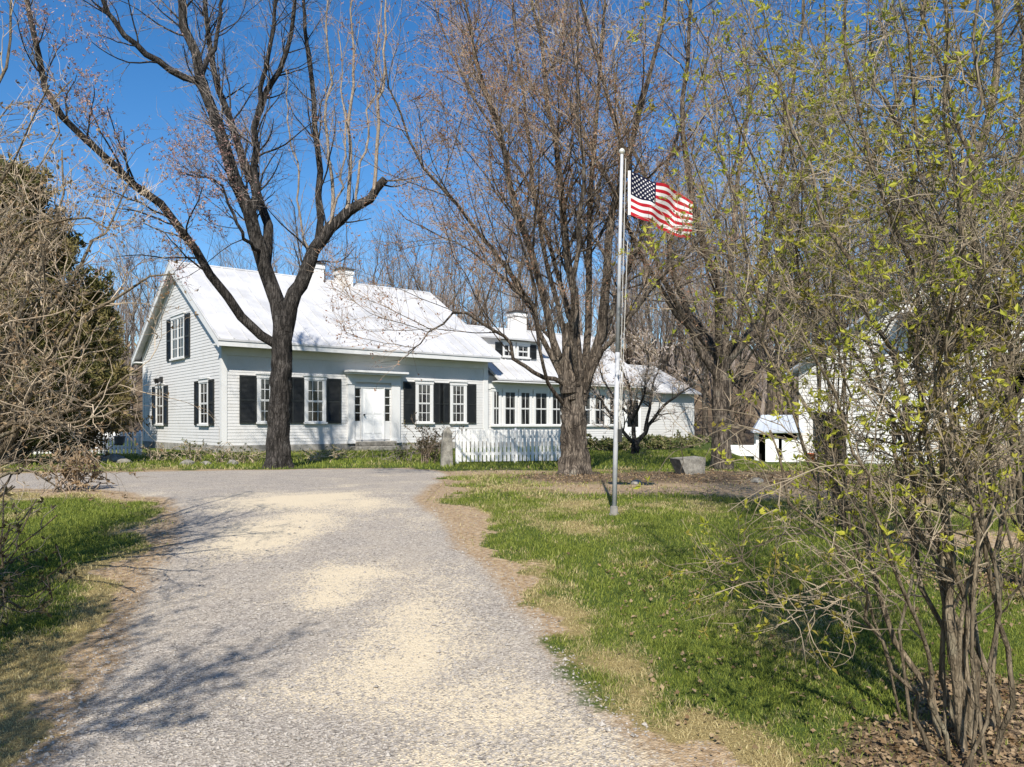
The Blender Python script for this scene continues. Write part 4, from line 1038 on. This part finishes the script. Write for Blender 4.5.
# far wood, one mass
r = np.random.default_rng(77)
n = 700; y = r.uniform(72, 125, n); x = r.uniform(-.95, .95, n)*y; x = x[(np.abs(x) > -1)]; z = terrain(x, y)
P, Rr = grow(np.stack([x, y, z-.2], 1), np.tile([0, 0, 1.0], (n, 1))+r.normal(size=(n, 3))*.06, r.uniform(8, 13, n), r.uniform(.1, .22, n), 8, .04, .05, .2, r)
c1 = spawn(P, Rr, 1.6, 3.2, (25, 55), 5, .08, .12, .4, .06, .025, .2, .25, r=r)
c2 = spawn(c1[0], c1[1], 1.5, 1.6, (25, 60), 4, .06, .12, .5, .03, .018, .1, .15, r=r)
V, Q = cat_mesh([tubes(P, Rr, 5), tubes(*c1, 3), tubes(*c2, 3)])
tag(mesh_np('far_wood', V, Q, M['twig_bg']), 'far brown mass of bare spring woodland', 'woodland', kind='stuff')

# ------------------------------------------------------------------ shrubs near the camera
def shrub(name, label, base, stems, levels, mats, seed, leaves=None, cat='shrub', sides0=7):
    r = np.random.default_rng(seed); root = empty(name, base, 0, label, cat); B = np.asarray(base, float)
    P, Rr = stack(stems); V, Q = tubes(P, Rr, sides0); mesh_np('stems', V-B, Q, mats[0], root, True)
    cur = [(P, Rr)]; tw = []
    for lv in levels:
        lv = dict(lv); sides = lv.pop('sides', 3); c = spawn(cur[-1][0], cur[-1][1], r=r, **lv); cur.append(c); tw.append(tubes(c[0], c[1], sides))
    V, Q = cat_mesh(tw); mesh_np('twigs', V-B, Q, mats[1], root, False)
    for lf in (leaves or []):
        pts = []
        for lvli, per in lf['on']:
            Pc = cur[lvli][0]; n, Kc, _ = Pc.shape; k = int(n*per); i = r.integers(0, n, k); t = np.minimum(r.uniform(lf.get('t0', .3), 1, k)*(Kc-1), Kc-1.001); i0 = t.astype(int); fr = (t-i0)[:, None]
            pts.append(Pc[i, i0]*(1-fr)+Pc[i, i0+1]*fr)
        pts = np.concatenate(pts); c = lf.get('cluster', 1)
        pts = np.repeat(pts, c, 0)
        V, Q = quads_at(pts, lf['size'], r, lf.get('aspect', .5), lf.get('up', (0, 0, .5)), .12)
        mesh_np(lf['name'], V-B, Q, lf['mat'], root)
    return root
def fill_stems(base, n, tips, r0, seed, K=16, arch=.25):
    r = np.random.default_rng(seed); out = []
    for k in range(n):
        b = np.array(base)+np.array([r.normal()*.14, r.normal()*.2, -.03]); t = np.array(tips(r)); d = t-b
        m1 = b+d*.3+np.array([-d[0]*arch*.4, -d[1]*arch*.4, abs(d[2])*arch*.30]); m2 = b+d*.65+np.array([-d[0]*arch*.25, 0, abs(d[2])*arch*.2])
        out.append(limb_w([b, m1+r.normal(size=3)*.08, m2+r.normal(size=3)*.12, t], r0*r.uniform(.55, 1.1), .005, K, .03, seed*17+k))
    return out
LEAF = lambda per2, per3, size, mat='leaf': [dict(name='leaves', on=[(2, per2), (3, per3)], size=size, mat=M[mat], cluster=4, aspect=.42)]
# the many stemmed shrub, lower right
ys = 3.95
def sp_(pts, r0, r1, seed): return limb([(a, b, c) for a, b, c in pts], r0*.70, r1*.7, K, .026, seed)
ST = [
 sp_([(962, 775, 3.9), (950, 650, 3.95), (935, 560, 4.0), (925, 500, 4.0), (914, 440, 4.05), (900, 385, 4.1), (880, 330, 4.2), (850, 270, 4.3), (820, 200, 4.4), (790, 130, 4.5), (760, 50, 4.6)], .030, .008, 1),
 sp_([(966, 775, 3.8), (956, 640, 3.85), (946, 540, 3.9), (940, 450, 3.9), (936, 395, 3.9), (954, 330, 3.9), (972, 270, 3.9), (984, 200, 3.9), (964, 140, 3.9), (940, 60, 3.9), (935, -40, 3.9)], .032, .009, 2),
 sp_([(942, 760, 3.95), (905, 640, 4.1), (872, 560, 4.3), (842, 490, 4.5), (804, 410, 4.7), (772, 330, 4.9), (742, 240, 5.1), (720, 150, 5.3), (700, 60, 5.5)], .024, .007, 3),
 sp_([(935, 765, 3.8), (892, 660, 3.8), (862, 600, 3.8), (832, 560, 3.8), (795, 505, 3.8), (782, 470, 3.8), (770, 430, 3.8)], .018, .007, 4),
 sp_([(976, 775, 3.9), (966, 650, 3.9), (957, 560, 3.9), (951, 480, 3.9), (956, 425, 3.9), (976, 390, 3.9), (1012, 358, 3.9), (1045, 320, 3.9)], .024, .008, 5),
 sp_([(955, 770, 4.0), (940, 640, 4.1), (915, 560, 4.2), (905, 480, 4.3), (890, 420, 4.4), (865, 370, 4.5), (838, 330, 4.6), (800, 290, 4.7), (750, 262, 4.9), (700, 250, 5.1)], .022, .006, 6),
 sp_([(970, 770, 4.1), (962, 640, 4.1), (950, 540, 4.1), (930, 460, 4.1), (915, 390, 4.1), (918, 320, 4.1), (905, 250, 4.1), (870, 180, 4.1), (850, 100, 4.1), (845, 0, 4.1)], .027, .008, 7),
 sp_([(980, 770, 4.0), (985, 660, 4.1), (975, 560, 4.2), (962, 480, 4.3), (950, 420, 4.4), (945, 350, 4.5), (930, 280, 4.6), (910, 200, 4.7), (895, 120, 4.8), (880, 20, 4.9)], .024, .007, 8),
 sp_([(950, 765, 3.7), (925, 640, 3.6), (890, 560, 3.5), (868, 500, 3.5), (850, 440, 3.4), (835, 380, 3.4), (800, 330, 3.4)], .017, .006, 9),
 sp_([(990, 775, 3.8), (1010, 690, 3.7), (1000, 600, 3.7), (985, 540, 3.7), (965, 470, 3.7), (940, 420, 3.7), (930, 340, 3.7), (925, 250, 3.7), (900, 170, 3.6)], .02, .006, 10)]
def tipsA(r): u = r.uniform(-.25, 1.0); return PX(1040-u*400, r.uniform(-320, 240), r.uniform(3.3, 5.6))
b_ = PX(962, 765, 3.9); bz = float(terrain(b_[0], 3.9))
ST += fill_stems((b_[0], 3.9, bz), 10, tipsA, .013, 5)
def lvs(d1, d2, d3, L1=.95, L2=.45, L3=.2, r1=.009, t1=.36): return [dict(dens=d1, L=L1, ang=(25, 65), K=8, trop=.02, wob=.24, rr=.45, rmax=r1, rmin=.004, tmin=t1, bias=.15, sides=4),
          dict(dens=d2, L=L2, ang=(30, 70), K=6, trop=.02, wob=.26, rr=.55, rmax=.005, rmin=.0026, tmin=.12, bias=.12, sides=3),
          dict(dens=d3, L=L3, ang=(30, 70), K=4, trop=.03, wob=.15, rr=.7, rmax=.003, rmin=.0018, tmin=.12, bias=.1, sides=3)]
shrub('lilac_shrub', 'large many stemmed shrub with yellow green buds, rooted in the leaf litter at lower right', (b_[0], 3.9, bz), ST, lvs(7.0, 11.5, 6, t1=.24), (M['bark_lilac'], M['twig_dark']), 61, LEAF(.7, .4, .034))
# second clump, leaning trunk at the right edge
T2 = [sp_([(1046, 600, 6.6), (1030, 520, 6.6), (1013, 440, 6.6), (1001, 380, 6.6), (990, 325, 6.6), (975, 262, 6.6), (966, 200, 6.6), (988, 120, 6.6), (1001, 40, 6.6), (990, -40, 6.6)], .085, .03, 21),
      sp_([(992, 340, 6.6), (1012, 290, 6.7), (1005, 230, 6.8), (1012, 160, 6.9), (1024, 90, 7), (1018, 0, 7), (1030, -80, 7)], .045, .015, 22),
      sp_([(982, 300, 6.6), (960, 255, 6.5), (945, 235, 6.4), (925, 215, 6.3), (905, 150, 6.2), (880, 90, 6.1), (870, 20, 6)], .035, .012, 23),
      sp_([(1003, 400, 6.6), (1030, 350, 6.5), (1055, 300, 6.4), (1060, 230, 6.3), (1080, 150, 6.2)], .035, .012, 24)]
b_ = PX(1046, 600, 6.6); bz = float(terrain(b_[0], 6.6)); T2[0] = (np.vstack([[b_[0]+.05, 6.6, bz-.05], T2[0][0][1:]]), T2[0][1])
def tipsB(r): return PX(r.uniform(800, 1140), r.uniform(-380, 180), r.uniform(5.2, 8.0))
T2 += fill_stems((b_[0], 6.7, bz), 10, tipsB, .015, 6)
shrub('budding_tree', 'leaning grey stemmed small tree at the right edge behind the large shrub', (b_[0], 6.6, bz), T2, lvs(5.2, 9.5, 5.5, 1.2, .6, .28, .014, .36), (M['bark_lilac'], M['twig_dark']), 62, LEAF(.55, .3, .043), 'tree')
# third clump behind, left of it
b_ = PX(838, 516, 9.2); bz = float(terrain(b_[0], 9.2))
def tipsC(r): return PX(r.uniform(625, 960), r.uniform(-260, 260), r.uniform(6.2, 10.5))
shrub('budding_shrub', 'tall budding shrub behind the large shrub with branches reaching over the flag', (b_[0], 9.2, bz), fill_stems((b_[0], 9.2, bz), 12, tipsC, .018, 7, arch=.35), lvs(5.4, 9, 5.5, 1.4, .7, .32, .016, .34),
      (M['bark_lilac'], M['twig_dark']), 63, LEAF(.55, .3, .056))
# tangle by the barn foot, yellow twigged
def low_shrub(name, label, px, py, w_, h_, n, mat_t, mat_l, seed, leaf=.05, per=1.5, cat='shrub', group=None):
    q = GP(px, py); bz = float(terrain(*q)); r = np.random.default_rng(seed)
    tips = lambda rr: (q[0]+rr.normal()*w_*.45, q[1]+rr.normal()*w_*.4, bz+h_*rr.uniform(.5, 1.1))
    o = shrub(name, label, (q[0], q[1], bz), fill_stems((q[0], q[1], bz), n, tips, .012+.004*h_, seed, 10, .2), [dict(dens=5, L=.4*h_, ang=(25, 65), K=5, trop=.04, wob=.18, rr=.6, rmax=.009, rmin=.005, tmin=.15, bias=.1, sides=3),
        dict(dens=7, L=.22*h_, ang=(25, 65), K=4, trop=.04, wob=.18, rr=.6, rmax=.006, rmin=.004, tmin=.1, bias=.1, sides=3)], (M[mat_t], M[mat_t]), seed,
        [dict(name='leaves', on=[(1, per), (2, per)], size=leaf, mat=M[mat_l], cluster=2, aspect=.5)] if mat_l else None, cat)
    if group: o['group'] = group
    return o
low_shrub('low_shrub', 'low twiggy shrub with yellow leaves before the barn wall', 975, 486, 1.6, 1.3, 26, 'twig_tan', 'yellow', 901, .06, .8)
low_shrub('low_shrub', 'tangled bare brown brush at the right edge before the barn', 1010, 505, 1.6, 1.5, 34, 'twig_tan', None, 902)
low_shrub('low_shrub', 'dark reddish twiggy bush right of the farmhouse door steps', 425, 463, 1.1, 1.0, 26, 'twig_red', 'leaf_dark', 903, .07, .9)
low_shrub('low_shrub', 'low dark bush close left of the granite post', 404, 461, 1.0, .45, 18, 'twig_grey', 'bed', 904, .07, 1.5)
low_shrub('low_shrub', 'fallen brown brush pile at the shady foot of the barn', 940, 497, 1.3, .5, 20, 'twig_grey', 'bed', 905, .06, .8)
for k, (px, py, w_, h_, lb) in enumerate(((160, 461, 1.2, .65, 'grassy green plant clump at the left end of the bed before the gable'), (190, 462, 1.3, .75, 'taller green plant clump in the middle of the bed before the gable'),
        (222, 462.5, 1.2, .55, 'low green plant clump below the corner of the farmhouse'), (250, 463, 1.0, .5, 'low plant clump just left of the dark maple trunk'),
        (312, 461, 1.0, .5, 'dark plant clump just right of the dark maple trunk'), (338, 459, 1.0, .45, 'low plant clump left of the granite step'))):
    low_shrub('garden_plant', lb, px, py, w_*.9, h_*.7, 15, 'twig_tan', 'bed', 910+k, .05, 1.8, 'plant', 'plants in the bed before the farmhouse')
for k, (px, Y) in enumerate(((600, 31), (622, 32), (655, 33), (680, 35))):
    X = (px-512)/F*Y; bz = float(terrain(X, Y)); q = (X, Y)
    tips = lambda rr: (X+rr.normal()*.8, Y+rr.normal()*.5, bz+.45*rr.uniform(.5, 1.1))
    o = shrub('garden_plant', ('leafy bright green plants below the porch windows, nearest the brown maple', 'leafy green plants left of the little fruit tree', 'leafy green plants just right of the little fruit tree', 'leafy green plants at the right end of the white wing')[k],
        (X, Y, bz), fill_stems(q+(bz,), 22, tips, .012, 940+k, 8, .2), [dict(dens=8, L=.25, ang=(25, 65), K=4, trop=.04, wob=.18, rr=.6, rmax=.009, rmin=.006, tmin=.1, bias=.1, sides=3)], (M['twig_tan'], M['twig_tan']), 940+k,
        [dict(name='leaves', on=[(0, 10), (1, 2.5)], size=.13, mat=M['bed'], cluster=2)], 'plant')
    o['group'] = 'leafy plants along the wing'
# bare shrub at the left edge, arching over the lawn
def lf(pts, r0, r1, seed): return limb(pts, r0, r1, K, .015, seed)
yl = 6.4
LS = [lf([(-60, 470, yl), (-20, 440, yl), (20, 424, yl), (66, 413, yl), (95, 400, yl), (118, 385, yl), (142, 374, yl)], .035, .007, 1),
      lf([(-50, 500, yl), (0, 446, yl), (22, 405, yl), (42, 368, yl), (68, 335, yl), (98, 308, yl), (146, 280, yl), (175, 274, yl)], .035, .006, 2),
      lf([(-60, 480, yl), (-10, 440, 6.2), (30, 425, 6), (60, 425, 5.9), (95, 418, 5.8), (125, 405, 5.8)], .022, .006, 3),
      lf([(-60, 460, yl), (-10, 380, 6.5), (20, 310, 6.6), (45, 250, 6.7), (60, 200, 6.8), (62, 150, 6.9)], .03, .006, 4),
      lf([(-70, 460, yl), (-30, 360, 6.2), (-5, 290, 6.1), (25, 240, 6), (70, 215, 6), (110, 230, 6)], .026, .006, 5),
      lf([(-60, 440, yl), (0, 370, 6.5), (40, 320, 6.7), (85, 260, 6.9), (115, 215, 7.1), (130, 180, 7.2)], .026, .006, 6),
      lf([(-55, 500, yl), (-10, 480, 6), (20, 470, 5.8), (42, 478, 5.7), (62, 492, 5.6)], .018, .005, 7),
      lf([(-70, 430, yl), (-40, 250, 6.6), (-20, 150, 6.8), (5, 60, 7), (15, -20, 7.1)], .03, .008, 8)]
bl = np.array([(-75-512)/F*yl, yl]); bz = float(terrain(*bl))
for l in LS: l[0][0] = [bl[0]+.1*np.random.default_rng(int(l[1][0]*1e5)).normal(), yl, bz-.03]
def tipsL(r): return PX(r.uniform(-110, 100), r.uniform(60, 440), r.uniform(5.6, 7.8))
LS += fill_stems((bl[0], yl, bz), 22, tipsL, .02, 8, arch=.3)
shrub('bare_shrub', 'bare tan twigged shrub arching in from the left edge of the lawn', (bl[0], yl, bz), LS, lvs(4.6, 7.5, 6, .95, .5, .24, .010), (M['bark_lilac'], M['twig_tan']), 64,
      [dict(name='leaves', on=[(2, .9), (3, .6)], size=.035, mat=M['leaf_dry'], cluster=2)])
# dark leafy sprigs at the lower left
b_ = np.array([-3.75, 5.1]); bz = float(terrain(*b_))
def tipsS(r): return (b_[0]+r.uniform(-.1, .62), b_[1]+r.uniform(-.5, .9), bz+r.uniform(.25, 1.15))
shrub('sprig_shrub', 'low dark shrub with brown leafy sprigs at the lower left edge', (b_[0], b_[1], bz), fill_stems((b_[0], b_[1], bz), 26, tipsS, .011, 9, 10, .2), lvs(5, 6, 4, .4, .2, .1, .006), (M['bark_lilac'], M['twig_grey']), 65,
      [dict(name='leaves', on=[(1, 1.2), (2, 1.3)], size=.045, mat=M['leaf_dark'], cluster=3)])
low_shrub('stump_shrub', 'cut brown stump with dry leafy shoots at the corner of the left lawn', 71, 491, .55, .62, 22, 'twig_red', 'leaf_dry', 920, .08, 1.2)
low_shrub('brown_shrub', 'rounded golden brown shrub beside the short white picket fence', 68, 461, 2.2, 1.6, 60, 'twig_red', 'brown_leaf', 921, .10, 2.2)
low_shrub('brown_shrub', 'dull brown shrub below the evergreen at the left edge', 18, 462, 2.0, 1.5, 46, 'twig_tan', 'brown_leaf', 922, .09, .8)
# big evergreen, left
ye = 20.5; X = (28-512)/F*ye
def cedar(name, label, X, Y, h, rad, n, seed, mat='cedar', size=.16):
    bz = float(terrain(X, Y)); root = empty(name, (X, Y, bz), 0, label, 'tree'); r = np.random.default_rng(seed); B = np.array([X, Y, bz])
    p, rr_ = limb_w([B, B+[0, 0, h*.4], B+[.1, 0, h*.75], B+[.1, 0, h*.97]], .2, .02, 14, .02, seed, .1)
    V, Q = tubes(p[None], rr_[None], 10); mesh_np('trunk', V-B, Q, M['bark_brown'], root, True)
    nb = 420; t = r.uniform(.06, .97, nb)**.9; z = bz+h*t; a = r.uniform(0, 6.28, nb)
    prof = rad*np.clip(1.15*(1-t)**.62, .05, 1)*np.where(t < .12, .75+2*t, 1)*(.55+.85*vnoise(a*1.5+9, t*11))
    P0 = np.stack([X+0*z, Y+0*z, z-.25*prof], 1); d = np.stack([np.cos(a), np.sin(a), .45+0*a], 1)
    P, Rr = grow(P0, d, prof*1.08, .035*(1.1-t), 7, .06, .07, .2, r)
    c1 = spawn(P, Rr, 3.4, .75, (25, 60), 5, .08, .12, .5, .012, .005, .25, .25, r=r)
    V, Q = cat_mesh([tubes(P, Rr, 4), tubes(*c1, 3)]); mesh_np('branches', V-B, Q, M['bark_brown'], root)
    Pc = c1[0]; k = n; i = r.integers(0, len(Pc), k); tt = np.minimum(r.uniform(.1, 1, k)*4, 3.999); i0 = tt.astype(int); fr = (tt-i0)[:, None]
    pts = Pc[i, i0]*(1-fr)+Pc[i, i0+1]*fr+r.normal(size=(k, 3))*.05
    V, Q = quads_at(pts, size, r, .32, (0, 0, .55), .1); mesh_np('foliage', V-B, Q, M[mat], root)
    return root
cedar('evergreen_tree', 'big olive brown evergreen left of the farmhouse', X-.5, ye, 7.7, 2.6, 95000, 31)
cedar('evergreen_tree', 'dark narrow evergreen behind the big one, next to the gable', (96-512)/F*33, 33, 6.2, 1.5, 26000, 32)
# off-frame tree at the left whose boughs shade the drive
bz = float(terrain(-4.7, .2))
tree('bare_tree', 'bare tree at the left of the drive, its twig shadows lying on the near gravel', 'tree', (-4.7, .2, bz-.05), bare_limbs((-4.7, .2, bz-.05), 4.6, 12, .09, 2.2, 15, .22, (.08, 0)), lvl(2.0, 1.2),
     (M['bark_dark'], M['bark_dark'], M['twig_grey']), 47, dict(name='buds', on=[(2, 3.5), (3, 2.6)], size=.05, mat=M['leaf_dry'], cluster=2))

# ------------------------------------------------------------------ light, sky, camera
EL = 43.0
sd = Vector((.06*math.cos(R(EL)), .998*math.cos(R(EL)), -math.sin(R(EL)))).normalized()
sun = bpy.data.lights.new('sun', 'SUN'); sun.energy = 5.0; sun.angle = R(.53); sun.color = (1.0, .94, .85)
so = link(bpy.data.objects.new('sun', sun)); so.rotation_euler = sd.to_track_quat('-Z', 'Y').to_euler(); so.location = (0, -10, 30)
wd = bpy.data.worlds.new('World'); scene.world = wd; wd.use_nodes = True
nt = wd.node_tree; bg = nt.nodes['Background']
sky = nt.nodes.new('ShaderNodeTexSky'); sky.sky_type = 'NISHITA'; sky.sun_disc = False; sky.sun_elevation = R(EL); sky.sun_rotation = R(183.5)
sky.air_density = 1.0; sky.dust_density = .3; sky.ozone_density = 3.0
hs = nt.nodes.new('ShaderNodeHueSaturation'); hs.inputs['Hue'].default_value = .503; hs.inputs['Saturation'].default_value = 1.32
nt.links.new(sky.outputs[0], hs.inputs['Color']); nt.links.new(hs.outputs[0], bg.inputs['Color']); bg.inputs['Strength'].default_value = .105
cam = bpy.data.cameras.new('camera'); co = link(bpy.data.objects.new('camera', cam)); scene.camera = co
cam.sensor_width = 36; cam.lens = F/1024*36; cam.shift_y = (HOR-383.5)/1024; cam.clip_end = 2000; cam.clip_start = .05
co.location = (0, 0, EYE); co.rotation_euler = (R(90), 0, 0)
scene.view_settings.view_transform = 'Standard'; scene.view_settings.look = 'None'; scene.view_settings.exposure = .55; scene.view_settings.gamma = 1
